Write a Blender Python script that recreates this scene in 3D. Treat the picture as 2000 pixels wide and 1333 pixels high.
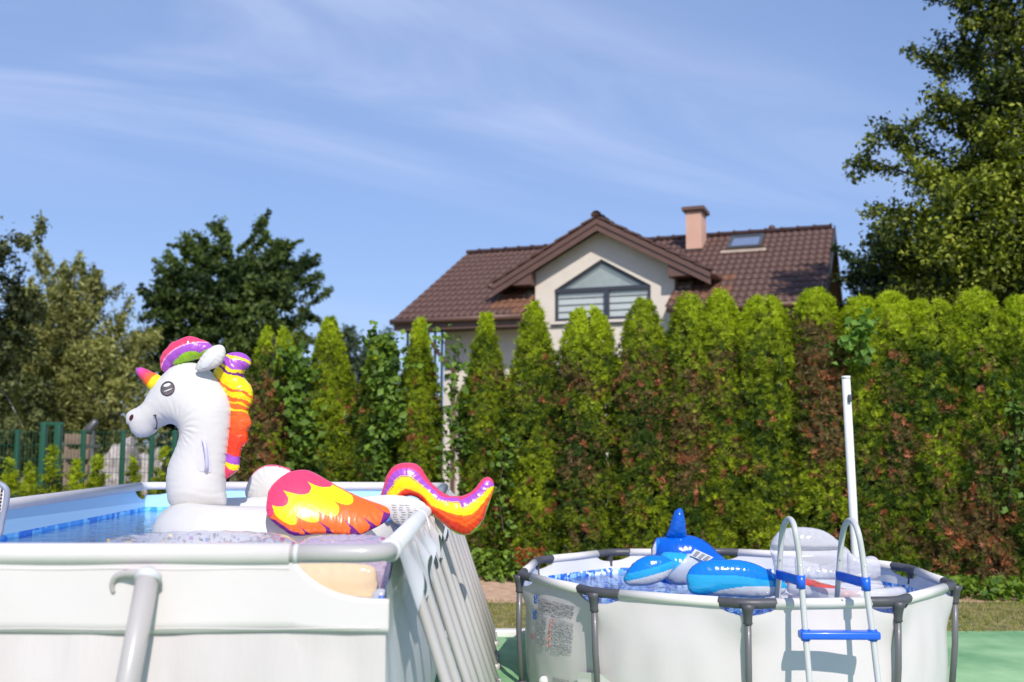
import bpy, bmesh, math, random
import numpy as np
from mathutils import Vector, Matrix

SC = bpy.context.scene
for _o in list(bpy.data.objects):
    bpy.data.objects.remove(_o, do_unlink=True)
rnd = random.Random(7)
R = math.radians

# ------------------------------------------------------------------ camera, sky, sun, exposure
F, PITCH, ROLL, HC = 1944.0, 0.0995, 0.0031, 1.73      # focal length in photo pixels, pitch up, roll, eye height
cam = bpy.data.cameras.new('camera')
cam.lens = 35.0; cam.sensor_width = 36.0; cam.clip_start = 0.05; cam.clip_end = 500
cam.dof.use_dof = True; cam.dof.focus_distance = 6.2; cam.dof.aperture_fstop = 1.5; cam.dof.aperture_blades = 9
camo = bpy.data.objects.new('camera', cam); SC.collection.objects.link(camo)
camo.matrix_world = Matrix.Translation((0, 0, HC)) @ Matrix.Rotation(math.pi / 2 + PITCH, 4, 'X') @ Matrix.Rotation(ROLL, 4, 'Z')
SC.camera = camo

SUN_EL, SUN_AZ = R(43), R(14)          # azimuth: to the right of straight behind the camera
SC.view_settings.view_transform = 'Standard'; SC.view_settings.look = 'None'
SC.view_settings.gamma = 1; SC.view_settings.use_curve_mapping = False
SC.view_settings.exposure = 0.07
world = bpy.data.worlds.new('World'); SC.world = world; world.use_nodes = True
wn, wl = world.node_tree.nodes, world.node_tree.links
bg = wn['Background']; bg.inputs['Strength'].default_value = 0.15
sky = wn.new('ShaderNodeTexSky'); sky.sky_type = 'NISHITA'; sky.sun_disc = False
sky.sun_elevation = SUN_EL; sky.sun_rotation = math.pi - SUN_AZ
sky.air_density = 1.0; sky.dust_density = 0.6; sky.ozone_density = 3.0
tc = wn.new('ShaderNodeTexCoord')
sep = wn.new('ShaderNodeSeparateXYZ'); wl.new(tc.outputs['Generated'], sep.inputs[0])
def wmath(op, a, b=None, clamp=False):
    m = wn.new('ShaderNodeMath'); m.operation = op; m.use_clamp = clamp
    for i, v in enumerate((a, b)):
        if v is None: continue
        if isinstance(v, (int, float)): m.inputs[i].default_value = v
        else: wl.new(v, m.inputs[i])
    return m.outputs[0]
zz = wmath('ADD', wmath('MAXIMUM', sep.outputs['Z'], 0.0), 0.12)
cx_ = wmath('DIVIDE', sep.outputs['X'], zz); cy_ = wmath('DIVIDE', sep.outputs['Y'], zz)
comb = wn.new('ShaderNodeCombineXYZ'); wl.new(cx_, comb.inputs[0]); wl.new(cy_, comb.inputs[1])
mp = wn.new('ShaderNodeMapping'); mp.vector_type = 'TEXTURE'; mp.inputs['Rotation'].default_value = (0, 0, R(27)); mp.inputs['Scale'].default_value = (1.5, 0.5, 1)
mp.inputs['Location'].default_value = (-0.35, 2.0, 0)
wl.new(comb.outputs[0], mp.inputs[0])
n1 = wn.new('ShaderNodeTexNoise'); n1.inputs['Scale'].default_value = 0.75; n1.inputs['Detail'].default_value = 9; n1.inputs['Roughness'].default_value = 0.55; n1.inputs['Distortion'].default_value = 0.9
n2 = wn.new('ShaderNodeTexNoise'); n2.inputs['Scale'].default_value = 0.33; n2.inputs['Detail'].default_value = 2
voff = wn.new('ShaderNodeVectorMath'); voff.operation = 'ADD'; voff.inputs[1].default_value = (-2.4, -7.7, 0); wl.new(mp.outputs[0], voff.inputs[0])
wl.new(voff.outputs[0], n1.inputs['Vector']); wl.new(voff.outputs[0], n2.inputs['Vector'])
mr1 = wn.new('ShaderNodeMapRange'); mr1.interpolation_type = 'SMOOTHSTEP'
mr1.inputs[1].default_value = 0.36; mr1.inputs[2].default_value = 0.74; wl.new(n1.outputs[0], mr1.inputs[0])
mr2 = wn.new('ShaderNodeMapRange'); mr2.interpolation_type = 'SMOOTHSTEP'
mr2.inputs[1].default_value = 0.40; mr2.inputs[2].default_value = 0.62; wl.new(n2.outputs[0], mr2.inputs[0])
sp2 = wn.new('ShaderNodeSeparateXYZ'); wl.new(mp.outputs[0], sp2.inputs[0])
bandm = wmath('POWER', 2.718, wmath('MULTIPLY', wmath('POWER', wmath('ABSOLUTE', wmath('ADD', sp2.outputs['Y'], .1)), 2.0), -1.1))
bandx = wmath('POWER', 2.718, wmath('MULTIPLY', wmath('POWER', wmath('ABSOLUTE', sp2.outputs['X']), 2.0), -.9))
cover = wmath('ADD', wmath('MULTIPLY', wmath('MULTIPLY', bandm, bandx), .75), wmath('MULTIPLY', mr2.outputs[0], .25))
cf = wmath('MULTIPLY', wmath('MULTIPLY', wmath('ADD', mr1.outputs[0], .10), cover), 0.85, True)
tint = wn.new('ShaderNodeMix'); tint.data_type = 'RGBA'; tint.blend_type = 'MULTIPLY'; tint.inputs[0].default_value = 1
tint.inputs[7].default_value = (1.30, 1.60, 2.30, 1)
gam = wn.new('ShaderNodeGamma'); gam.inputs[1].default_value = 0.5   # highlight roll-off of the bright lower sky
wl.new(sky.outputs[0], gam.inputs[0]); wl.new(gam.outputs[0], tint.inputs[6])
lift = wn.new('ShaderNodeMix'); lift.data_type = 'RGBA'; lift.inputs[7].default_value = (5.0, 5.5, 7.2, 1)
wl.new(cf, lift.inputs[0]); wl.new(tint.outputs[2], lift.inputs[6])
wl.new(lift.outputs[2], bg.inputs['Color'])
sd = bpy.data.lights.new('sun', 'SUN'); sd.energy = 4.2; sd.angle = R(0.53); sd.color = (1.0, 0.935, 0.86)
so = bpy.data.objects.new('sun', sd); SC.collection.objects.link(so)
sdir = Vector((-math.sin(SUN_AZ) * math.cos(SUN_EL), math.cos(SUN_AZ) * math.cos(SUN_EL), -math.sin(SUN_EL)))
so.rotation_euler = sdir.to_track_quat('-Z', 'Y').to_euler(); so.location = (3, -6, 12)

# ------------------------------------------------------------------ geometry helpers
def ray(px, py):
    u, v = px - 1000.0, py - 666.5
    c, s = math.cos(ROLL), math.sin(ROLL)
    u0 = u * c + v * s; v0 = -u * s + v * c
    c, s = math.cos(PITCH), math.sin(PITCH)
    return u0, F * c + v0 * s, F * s - v0 * c          # world x, y, z of the view ray through a photo pixel
def at(px, py, D):
    x, y, z = ray(px, py); k = D / y
    return np.stack([x * k, y * k + 0 * x, HC + z * k], -1) if isinstance(px, np.ndarray) else Vector((x * k, D, HC + z * k))
def onz(px, py, z):
    x, y, zz = ray(px, py); k = (z - HC) / zz
    return Vector((x * k, y * k, z))
def lin(r, g, b):
    f = lambda c: (c / 255 / 12.92) if c / 255 < .04045 else ((c / 255 + .055) / 1.055) ** 2.4
    return (f(r), f(g), f(b))

ORG = {}
def mk(name, geo, mat=None, parent=None, smooth=True, cols=None, kind=None, label=None, loc=None):
    V, Fc = geo[0], geo[1]
    V = np.asarray(V, dtype=float)
    if parent is not None: org = ORG[parent.name]
    elif loc is not None: org = np.array(loc, float)
    else: org = np.array([(V[:, 0].min() + V[:, 0].max()) / 2, (V[:, 1].min() + V[:, 1].max()) / 2, V[:, 2].min()])
    W = V - org
    me = bpy.data.meshes.new(name)
    if isinstance(Fc, np.ndarray):
        n, k = Fc.shape
        me.vertices.add(len(W)); me.vertices.foreach_set('co', W.astype(np.float32).ravel())
        me.loops.add(n * k); me.loops.foreach_set('vertex_index', Fc.astype(np.int32).ravel())
        me.polygons.add(n); me.polygons.foreach_set('loop_start', np.arange(0, n * k, k, dtype=np.int32))
        me.update(calc_edges=True)
    else:
        me.from_pydata([tuple(v) for v in W], [], [tuple(f) for f in Fc]); me.update()
    if smooth and len(me.polygons):
        me.polygons.foreach_set('use_smooth', np.ones(len(me.polygons), dtype=bool))
    if cols is not None:
        a = me.color_attributes.new('Col', 'FLOAT_COLOR', 'POINT')
        c4 = np.ones((len(W), 4), np.float32); c4[:, :3] = cols; a.data.foreach_set('color', c4.ravel())
    if mat is not None: me.materials.append(mat)
    o = bpy.data.objects.new(name, me); SC.collection.objects.link(o)
    if parent is not None: o.parent = parent; ORG[o.name] = org
    else: o.location = org; ORG[o.name] = org
    if kind: o['kind'] = kind
    if label: o['label'] = label
    return o
def tag(o, label=None, cat=None, group=None, kind=None):
    if label: o['label'] = label
    if cat: o['category'] = cat
    if group: o['group'] = group
    if kind: o['kind'] = kind
    return o
def thing(name, label, cat, loc, group=None):
    o = bpy.data.objects.new(name, None); SC.collection.objects.link(o); o.location = loc
    o.empty_display_size = 0.2; ORG[o.name] = np.array(loc, float)
    return tag(o, label, cat, group)
def join(*gs):
    V, Fs, n = [], [], 0
    for g in gs:
        V.append(np.asarray(g[0], float)); Fs += [tuple(int(i) + n for i in f) for f in g[1]]; n += len(g[0])
    return np.concatenate(V), Fs
def box(c, s, M=None, bev=0.0):
    if bev > 0:
        bm = bmesh.new(); bmesh.ops.create_cube(bm, size=1)
        bmesh.ops.scale(bm, vec=s, verts=bm.verts)
        bmesh.ops.bevel(bm, geom=bm.edges[:], offset=bev, segments=2, affect='EDGES', profile=.6)
        V = np.array([v.co[:] for v in bm.verts]); bm.verts.index_update()
        Fc = [tuple(v.index for v in f.verts) for f in bm.faces]; bm.free()
    else:
        V = np.array([(x, y, z) for x in (-.5, .5) for y in (-.5, .5) for z in (-.5, .5)]) * np.array(s)
        Fc = [(0, 1, 3, 2), (4, 6, 7, 5), (0, 4, 5, 1), (2, 3, 7, 6), (0, 2, 6, 4), (1, 5, 7, 3)]
    if M is not None: V = V @ np.array(M.to_3x3()).T
    return V + np.array(c, float), Fc
def hexa(b, t):                                    # 4 bottom points, 4 top points
    return np.array([tuple(p) for p in b] + [tuple(p) for p in t]), [(3, 2, 1, 0), (4, 5, 6, 7)] + [(i, (i + 1) % 4, (i + 1) % 4 + 4, i + 4) for i in range(4)]
def spline(P, per=6, closed=False):
    P = [np.array(p, float) for p in P]; n = len(P); out = []
    rng = range(n) if closed else range(n - 1)
    for i in rng:
        if closed: p0, p1, p2, p3 = P[i - 1], P[i], P[(i + 1) % n], P[(i + 2) % n]
        else: p0, p1, p2, p3 = P[max(i - 1, 0)], P[i], P[i + 1], P[min(i + 2, n - 1)]
        for j in range(per):
            t = j / per
            out.append(.5 * ((2 * p1) + (-p0 + p2) * t + (2 * p0 - 5 * p1 + 4 * p2 - p3) * t * t + (-p0 + 3 * p1 - 3 * p2 + p3) * t ** 3))
    if not closed: out.append(P[-1])
    return np.array(out)
def tube(P, r, n=12, closed=False, caps=True, ry=None, up=None):
    P = np.array([tuple(p) for p in P], float); m = len(P)
    r = np.full(m, r) if np.isscalar(r) else np.array(r, float)
    ry = r if ry is None else (np.full(m, ry) if np.isscalar(ry) else np.array(ry))
    T = np.roll(P, -1, 0) - np.roll(P, 1, 0) if closed else np.gradient(P, axis=0)
    T /= np.linalg.norm(T, axis=1)[:, None] + 1e-12
    u = np.array(up, float) if up is not None else (np.array([0, 0, 1.]) if abs(T[0][2]) < .9 else np.array([1., 0, 0]))
    V = []
    for i in range(m):
        if up is not None: u = np.array(up, float)
        u = u - T[i] * np.dot(u, T[i]); u /= np.linalg.norm(u); w = np.cross(T[i], u)
        for k in range(n):
            a = 2 * math.pi * k / n
            V.append(P[i] + u * math.cos(a) * ry[i] + w * math.sin(a) * r[i])
    Fc = []
    for i in range(m if closed else m - 1):
        j = (i + 1) % m
        for k in range(n): Fc.append((i * n + k, i * n + (k + 1) % n, j * n + (k + 1) % n, j * n + k))
    if caps and not closed:
        Fc.append(tuple(range(n))[::-1]); Fc.append(tuple((m - 1) * n + k for k in range(n)))
    return np.array(V), Fc
def ellipsoid(c, s, nu=20, nv=12, M=None):
    V, Fc = [(0, 0, 1)], []
    for i in range(1, nv):
        th = math.pi * i / nv
        for j in range(nu): V.append((math.sin(th) * math.cos(2 * math.pi * j / nu), math.sin(th) * math.sin(2 * math.pi * j / nu), math.cos(th)))
    V.append((0, 0, -1))
    for j in range(nu): Fc.append((0, 1 + j, 1 + (j + 1) % nu)); Fc.append((len(V) - 1, 1 + (nv - 2) * nu + (j + 1) % nu, 1 + (nv - 2) * nu + j))
    for i in range(nv - 2):
        for j in range(nu): Fc.append((1 + i * nu + j, 1 + (i + 1) * nu + j, 1 + (i + 1) * nu + (j + 1) % nu, 1 + i * nu + (j + 1) % nu))
    V = np.array(V) * np.array(s)
    if M is not None: V = V @ np.array(M.to_3x3()).T
    return V + np.array(c, float), Fc
def grid(P):                                       # P: rows x cols x 3
    a, b = P.shape[:2]
    return P.reshape(-1, 3), [(i * b + j, i * b + j + 1, (i + 1) * b + j + 1, (i + 1) * b + j) for i in range(a - 1) for j in range(b - 1)]
def inside(px, py, P):
    r = np.zeros(px.shape, bool); n = len(P)
    for i in range(n):
        x1, y1 = P[i]; x2, y2 = P[(i + 1) % n]
        if y1 == y2: continue
        r ^= ((y1 > py) != (y2 > py)) & (px < (x2 - x1) * (py - y1) / (y2 - y1) + x1)
    return r
def crop(pts, x0, y0, s): return [(x0 + x / s, y0 + y / s) for x, y in pts]

def inflate(P, D, step=2.0, k=1.0, pucker=.05, wl=14.0, reach=9.0, per=6, Dfn=None, seed=0, smooth_outline=True):
    """an inflated cushion whose outline is P (photo pixels at distance D): thickness from the Poisson equation"""
    O = spline(P, per, True) if smooth_outline else np.array(P, float)
    rg = np.random.RandomState(seed)
    xs = np.arange(O[:, 0].min() - 2 * step, O[:, 0].max() + 2 * step, step); ys = np.arange(O[:, 1].min() - 2 * step, O[:, 1].max() + 2 * step, step)
    X, Y = np.meshgrid(xs, ys); M = inside(X, Y, O)
    U = np.zeros_like(X); par = (np.add.outer(np.arange(len(ys)), np.arange(len(xs))) % 2)
    m0, m1 = M & (par == 0), M & (par == 1)
    for it in range(380):
        for m in (m0, m1):
            S = np.zeros_like(U); S[1:-1, 1:-1] = (U[2:, 1:-1] + U[:-2, 1:-1] + U[1:-1, 2:] + U[1:-1, :-2] + step * step) / 4
            U[m] += 1.92 * (S[m] - U[m])
    U = np.maximum(U, 0)
    use = np.zeros_like(M); cell = M[:-1, :-1] | M[1:, :-1] | M[:-1, 1:] | M[1:, 1:]
    for a in (0, 1):
        for b in (0, 1): use[a:a + cell.shape[0], b:b + cell.shape[1]] |= cell
    idx = -np.ones(M.shape, int); idx[use] = np.arange(use.sum())
    px, py, ins = X[use].copy(), Y[use].copy(), M[use]
    t = k * np.sqrt(2 * U[use])
    dist = np.empty(len(px)); arg = np.empty(len(px), int)
    for a in range(0, len(px), 4000):
        dd = (px[a:a + 4000, None] - O[None, :, 0]) ** 2 + (py[a:a + 4000, None] - O[None, :, 1]) ** 2
        arg[a:a + 4000] = dd.argmin(1); dist[a:a + 4000] = np.sqrt(dd.min(1))
    sl = np.concatenate([[0], np.cumsum(np.linalg.norm(np.diff(O, axis=0), axis=1))])
    s = sl[arg] + rg.rand() * 10
    w = np.sin(2 * math.pi * s / wl + 1.7 * np.sin(s / 23.)) + .5 * np.sin(2 * math.pi * s / (wl * .43) + 2 * np.sin(s / 11.))
    t *= 1 + pucker * w * np.exp(-dist / reach)
    out = ~ins; px[out] = O[arg[out], 0]; py[out] = O[arg[out], 1]; t[out] = 0
    Dc = D if Dfn is None else Dfn(px, py)
    B = at(px, py, D); mpp = D / F
    Fp, Bk = B.copy(), B.copy(); Fp[:, 1] = Dc - t * mpp; Bk[:, 1] = Dc + t * mpp
    n = len(px); bmap = np.where(ins, np.arange(n) + n, np.arange(n))
    q = np.stack([idx[:-1, :-1], idx[1:, :-1], idx[1:, 1:], idx[:-1, 1:]], -1)[cell]
    V = np.concatenate([Fp, Bk]); Fc = np.concatenate([q, bmap[q][:, ::-1]])
    def surf(x, y, off=.0015):
        tt = k * math.sqrt(max(0, 2 * U[int(round((y - ys[0]) / step)), int(round((x - xs[0]) / step))]))
        dc = D if Dfn is None else float(Dfn(np.array([x]), np.array([y]))[0])
        b = at(float(x), float(y), D); return np.array([b.x, dc - tt * mpp - off, b.z])
    return dict(geo=(V, Fc), px=np.concatenate([px, px]), py=np.concatenate([py, py]), O=O, surf=surf, U=U, xs=xs, ys=ys)
def decal(inf, P, off=.002, per=4, rings=3):
    """thin printed patch lying on the front of an inflated piece"""
    O = spline(P, per, True); c = O.mean(0); V = [inf['surf'](c[0], c[1], off)]; Fc = []; n = len(O)
    for r in range(1, rings + 1):
        for p in O: q = c + (p - c) * r / rings; V.append(inf['surf'](q[0], q[1], off))
    for i in range(n): Fc.append((0, 1 + i, 1 + (i + 1) % n))
    for r in range(rings - 1):
        for i in range(n): a = 1 + r * n; Fc.append((a + i, a + n + i, a + n + (i + 1) % n, a + (i + 1) % n))
    return np.array(V), Fc

# ------------------------------------------------------------------ materials
def nodemat(name):
    m = bpy.data.materials.new(name); m.use_nodes = True
    return m, m.node_tree.nodes, m.node_tree.links, m.node_tree.nodes['Principled BSDF']
def mat(name, c, rough=.5, metal=0., var=.12, vs=3., bump=0., bs=40., coat=0., spec=.5, c2=None, stretch=(1, 1, 1), gen='Object'):
    m, N, L, p = nodemat(name)
    p.inputs['Roughness'].default_value = rough; p.inputs['Metallic'].default_value = metal
    p.inputs['Coat Weight'].default_value = coat; p.inputs['Coat Roughness'].default_value = .12; p.inputs['Specular IOR Level'].default_value = spec
    t = N.new('ShaderNodeTexCoord'); mpn = N.new('ShaderNodeMapping'); mpn.inputs['Scale'].default_value = stretch
    L.new(t.outputs[gen], mpn.inputs[0])
    n = N.new('ShaderNodeTexNoise'); n.inputs['Scale'].default_value = vs; n.inputs['Detail'].default_value = 6; n.inputs['Roughness'].default_value = .6
    L.new(mpn.outputs[0], n.inputs['Vector'])
    cr = N.new('ShaderNodeValToRGB'); cr.color_ramp.elements[0].position = .3; cr.color_ramp.elements[1].position = .7
    lo = tuple(max(0, x * (1 - var)) for x in c); hi = tuple(min(1, x * (1 + var)) for x in (c2 or c))
    cr.color_ramp.elements[0].color = (*lo, 1); cr.color_ramp.elements[1].color = (*hi, 1)
    L.new(n.outputs[0], cr.inputs[0]); L.new(cr.outputs[0], p.inputs['Base Color'])
    if bump > 0:
        n2 = N.new('ShaderNodeTexNoise'); n2.inputs['Scale'].default_value = bs; n2.inputs['Detail'].default_value = 4
        L.new(mpn.outputs[0], n2.inputs['Vector'])
        b = N.new('ShaderNodeBump'); b.inputs['Strength'].default_value = bump; b.inputs['Distance'].default_value = .02
        L.new(n2.outputs[0], b.inputs['Height']); L.new(b.outputs[0], p.inputs['Normal'])
    return m
def vinyl(name, rough=.3, coat=.25, wr=.25, thin=0.0):
    m, N, L, p = nodemat(name)
    a = N.new('ShaderNodeAttribute'); a.attribute_name = 'Col'; L.new(a.outputs['Color'], p.inputs['Base Color'])
    p.inputs['Roughness'].default_value = rough; p.inputs['Coat Weight'].default_value = coat; p.inputs['Coat Roughness'].default_value = .08
    t = N.new('ShaderNodeTexCoord'); n = N.new('ShaderNodeTexNoise'); n.inputs['Scale'].default_value = 7; n.inputs['Detail'].default_value = 4; n.inputs['Distortion'].default_value = .6
    L.new(t.outputs['Object'], n.inputs['Vector']); b = N.new('ShaderNodeBump'); b.inputs['Strength'].default_value = wr; b.inputs['Distance'].default_value = .03
    L.new(n.outputs[0], b.inputs['Height']); L.new(b.outputs[0], p.inputs['Normal'])
    if thin > 0:
        tr = N.new('ShaderNodeBsdfTransparent'); mx = N.new('ShaderNodeMixShader'); mx.inputs[0].default_value = thin
        L.new(a.outputs['Color'], tr.inputs[0]); L.new(p.outputs[0], mx.inputs[1]); L.new(tr.outputs[0], mx.inputs[2]); L.new(mx.outputs[0], N['Material Output'].inputs[0])
    return m
def clearfilm(name, c, alpha=.5, rough=.12):
    m, N, L, p = nodemat(name)
    p.inputs['Base Color'].default_value = (*c, 1); p.inputs['Roughness'].default_value = rough; p.inputs['Coat Weight'].default_value = .4
    tr = N.new('ShaderNodeBsdfTransparent'); mx = N.new('ShaderNodeMixShader'); lw = N.new('ShaderNodeLayerWeight'); lw.inputs[0].default_value = .35
    mr = N.new('ShaderNodeMapRange'); mr.inputs[3].default_value = alpha; mr.inputs[4].default_value = min(1, alpha + .35); L.new(lw.outputs['Facing'], mr.inputs[0])
    t = N.new('ShaderNodeTexCoord'); n = N.new('ShaderNodeTexNoise'); n.inputs['Scale'].default_value = 6; n.inputs['Detail'].default_value = 5; n.inputs['Distortion'].default_value = 1
    L.new(t.outputs['Object'], n.inputs['Vector']); b = N.new('ShaderNodeBump'); b.inputs['Strength'].default_value = .35; b.inputs['Distance'].default_value = .03
    L.new(n.outputs[0], b.inputs['Height']); L.new(b.outputs[0], p.inputs['Normal'])
    L.new(mr.outputs[0], mx.inputs[0]); L.new(tr.outputs[0], mx.inputs[1]); L.new(p.outputs[0], mx.inputs[2]); L.new(mx.outputs[0], N['Material Output'].inputs[0])
    return m
def leafmat(name, trans=.3, rough=.55):
    m, N, L, p = nodemat(name)
    a = N.new('ShaderNodeAttribute'); a.attribute_name = 'Col'; L.new(a.outputs['Color'], p.inputs['Base Color'])
    p.inputs['Roughness'].default_value = rough; p.inputs['Specular IOR Level'].default_value = .3
    tl = N.new('ShaderNodeBsdfTranslucent'); mxc = N.new('ShaderNodeMix'); mxc.data_type = 'RGBA'; mxc.blend_type = 'MULTIPLY'; mxc.inputs[0].default_value = 1
    mxc.inputs[7].default_value = (1.5, 1.6, .6, 1); L.new(a.outputs['Color'], mxc.inputs[6]); L.new(mxc.outputs[2], tl.inputs[0])
    mx = N.new('ShaderNodeMixShader'); mx.inputs[0].default_value = trans
    L.new(p.outputs[0], mx.inputs[1]); L.new(tl.outputs[0], mx.inputs[2]); L.new(mx.outputs[0], N['Material Output'].inputs[0])
    return m
def water(name, tintc, bump=.25, scale=9):
    m, N, L, p = nodemat(name); N.remove(p)
    tr = N.new('ShaderNodeBsdfTransparent'); tr.inputs[0].default_value = (*tintc, 1)
    gl = N.new('ShaderNodeBsdfGlossy'); gl.inputs['Roughness'].default_value = .03
    fr = N.new('ShaderNodeFresnel'); fr.inputs[0].default_value = 1.33
    t = N.new('ShaderNodeTexCoord'); mpn = N.new('ShaderNodeMapping'); mpn.inputs['Scale'].default_value = (1, 1.6, 1)
    n = N.new('ShaderNodeTexNoise'); n.inputs['Scale'].default_value = scale; n.inputs['Detail'].default_value = 3; n.inputs['Distortion'].default_value = .5
    L.new(t.outputs['Object'], mpn.inputs[0]); L.new(mpn.outputs[0], n.inputs['Vector'])
    b = N.new('ShaderNodeBump'); b.inputs['Strength'].default_value = bump; b.inputs['Distance'].default_value = .03
    L.new(n.outputs[0], b.inputs['Height'])
    for x in (gl, fr): L.new(b.outputs[0], x.inputs['Normal'])
    mx = N.new('ShaderNodeMixShader'); L.new(fr.outputs[0], mx.inputs[0]); L.new(tr.outputs[0], mx.inputs[1]); L.new(gl.outputs[0], mx.inputs[2])
    L.new(mx.outputs[0], N['Material Output'].inputs[0]); return m
def mosaic(name, above, cols, zsplit, scale=38, band=None, below=None):
    """liner: plain colour above zsplit (world height), blue blotched tiles below it"""
    m, N, L, p = nodemat(name); p.inputs['Roughness'].default_value = .45
    g = N.new('ShaderNodeNewGeometry'); s = N.new('ShaderNodeSeparateXYZ'); L.new(g.outputs['Position'], s.inputs[0])
    v = N.new('ShaderNodeTexVoronoi'); v.distance = 'CHEBYCHEV'; v.inputs['Scale'].default_value = scale; L.new(g.outputs['Position'], v.inputs['Vector'])
    cr = N.new('ShaderNodeValToRGB'); cr.color_ramp.interpolation = 'CONSTANT'; E_ = cr.color_ramp.elements
    E_[0].position = 0; E_[0].color = (*cols[0], 1); E_[1].position = 1 / len(cols); E_[1].color = (*cols[1], 1)
    for i in range(2, len(cols)): e = E_.new(i / len(cols)); e.color = (*cols[i], 1)
    sc = N.new('ShaderNodeSeparateColor'); L.new(v.outputs['Color'], sc.inputs[0]); L.new(sc.outputs[0], cr.inputs[0])
    def gt(z):
        q = N.new('ShaderNodeMath'); q.operation = 'GREATER_THAN'; L.new(s.outputs['Z'], q.inputs[0]); q.inputs[1].default_value = z; return q.outputs[0]
    cur = cr.outputs[0]
    if band is not None:
        mx0 = N.new('ShaderNodeMix'); mx0.data_type = 'RGBA'; L.new(gt(band), mx0.inputs[0]); mx0.inputs[6].default_value = (*below, 1); L.new(cur, mx0.inputs[7]); cur = mx0.outputs[2]
    mx = N.new('ShaderNodeMix'); mx.data_type = 'RGBA'; L.new(gt(zsplit), mx.inputs[0]); L.new(cur, mx.inputs[6]); mx.inputs[7].default_value = (*above, 1)
    L.new(mx.outputs[2], p.inputs['Base Color']); return m

M = {}
M['grass'] = mat('grass_ground', (.10, .13, .03), .9, var=.3, vs=6, c2=(.30, .24, .10), bump=.6, bs=90)
M['dirt'] = mat('bare_soil', (.50, .31, .20), .95, var=.2, vs=7, c2=(.60, .40, .27), bump=.7, bs=60)
M['mat'] = mat('green_deck_mat', (.15, .38, .17), .65, var=.15, vs=1.2, c2=(.34, .54, .29), bump=.25, bs=130)
M['white_edge'] = mat('white_edging', (.75, .75, .73), .5, var=.05)
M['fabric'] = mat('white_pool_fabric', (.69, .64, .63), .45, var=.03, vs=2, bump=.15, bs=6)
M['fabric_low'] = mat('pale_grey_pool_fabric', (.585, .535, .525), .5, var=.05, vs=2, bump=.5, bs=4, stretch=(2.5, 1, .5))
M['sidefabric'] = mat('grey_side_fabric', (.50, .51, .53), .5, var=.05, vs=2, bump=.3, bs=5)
M['frame'] = mat('warm_grey_tube', (.47, .44, .425), .35, var=.05, coat=.2)
M['sleeve'] = mat('white_sleeve', (.64, .64, .65), .4, var=.04)
M['cornertube'] = mat('grey_corner_tube', (.45, .425, .415), .35, var=.04, coat=.3)
M['dark'] = mat('charcoal_plastic', (.075, .075, .085), .45, var=.2, bump=.1)
M['legdark'] = mat('dark_grey_tube', (.13, .13, .135), .38, var=.12, coat=.1)
M['pv'] = mat('round_pool_wall', (.675, .62, .62), .45, var=.03, vs=2, bump=.12, bs=5)
M['rim'] = mat('round_pool_rim', (.70, .67, .64), .4, var=.03)
M['ladder'] = mat('pale_grey_ladder_tube', (.55, .55, .54), .3, var=.05, coat=.3)
M['bluepl'] = mat('blue_plastic', (.012, .12, .72), .35, var=.1, coat=.2)
M['whitepole'] = mat('white_pvc', (.78, .77, .73), .45, var=.05)
M['text'] = mat('grey_print', (.30, .30, .32), .7, var=.25, vs=60)
M['textl'] = mat('pale_grey_print', (.46, .46, .47), .7, var=.15, vs=80)
M['redp'] = mat('red_print', (.75, .25, .22), .6); M['bluep'] = mat('blue_print', (.08, .22, .62), .6)
M['rooftile'] = mat('brown_roof_tile', (.098, .047, .034), .6, var=.28, vs=5, bump=.4, bs=25, gen='Object')
M['rooftile_moss'] = mat('rusty_roof_tile', (.17, .075, .04), .8, var=.4, vs=8, bump=.4, bs=25)
M['brown'] = mat('brown_boards', (.14, .075, .056), .5, var=.12, vs=4)
M['darkbrown'] = mat('dark_stained_wood', (.045, .028, .022), .6, var=.25, vs=6, stretch=(1, 1, .2))
M['stucco'] = mat('cream_render', (.74, .665, .57), .85, var=.04, vs=3, bump=.4, bs=120)
M['chim'] = mat('salmon_render', (.66, .40, .30), .85, var=.05, bump=.3, bs=90)
M['anth'] = mat('anthracite_frame', (.045, .05, .065), .4, var=.08)
M['blind'] = mat('white_blind', (.72, .76, .74), .6, var=.03)
M['reflection_blind'] = mat('reflection_tinted_blind', (.34, .40, .37), .6, var=.1, vs=2, c2=(.5, .56, .54)); M['lead'] = mat('pale_flashing', (.42, .33, .25), .7, var=.25, vs=8)  # upper blind takes the pane's grey green reflection as its own colour
M['bark'] = mat('brown_bark', (.10, .075, .055), .9, var=.3, vs=12, bump=.6, bs=30, stretch=(1, 1, .25))
M['birch'] = mat('white_birch_bark', (.50, .49, .45), .8, var=.5, vs=9, stretch=(1, 1, 2))
M['core'] = mat('shaded_twig_core', (.018, .02, .009), .95, var=.5, vs=10, bump=1, bs=20)  # twig filler, its dark colour stands in for shade in the gaps
M['leaf'] = leafmat('leaf', .32); M['thuja'] = leafmat('thuja_spray', .22, .6)
M['green_metal'] = mat('green_coated_metal', (.010, .075, .038), .4, var=.1)
M['oldwood'] = mat('weathered_boards', (.20, .14, .10), .85, var=.3, vs=5, stretch=(.3, 1, 3))
M['palewood'] = mat('pale_rock', (.40, .35, .33), .9, var=.35, vs=9, bump=.9, bs=26)
M['lampm'] = mat('dark_grey_metal', (.12, .12, .12), .4, .5)
M['vinyl'] = vinyl('printed_vinyl'); M['vinylw'] = vinyl('white_vinyl', .42, .08, .2)
M['blue_vinyl'] = vinyl('translucent_blue_vinyl', .16, .6, .35, .18)
M['clear'] = clearfilm('clear_silver_vinyl', (.76, .76, .79), .5, .08)
M['clear2'] = clearfilm('clear_ring_vinyl', (.60, .60, .66), .30); M['peach'] = clearfilm('peach_clear_vinyl', (.95, .72, .42), .6)
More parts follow.
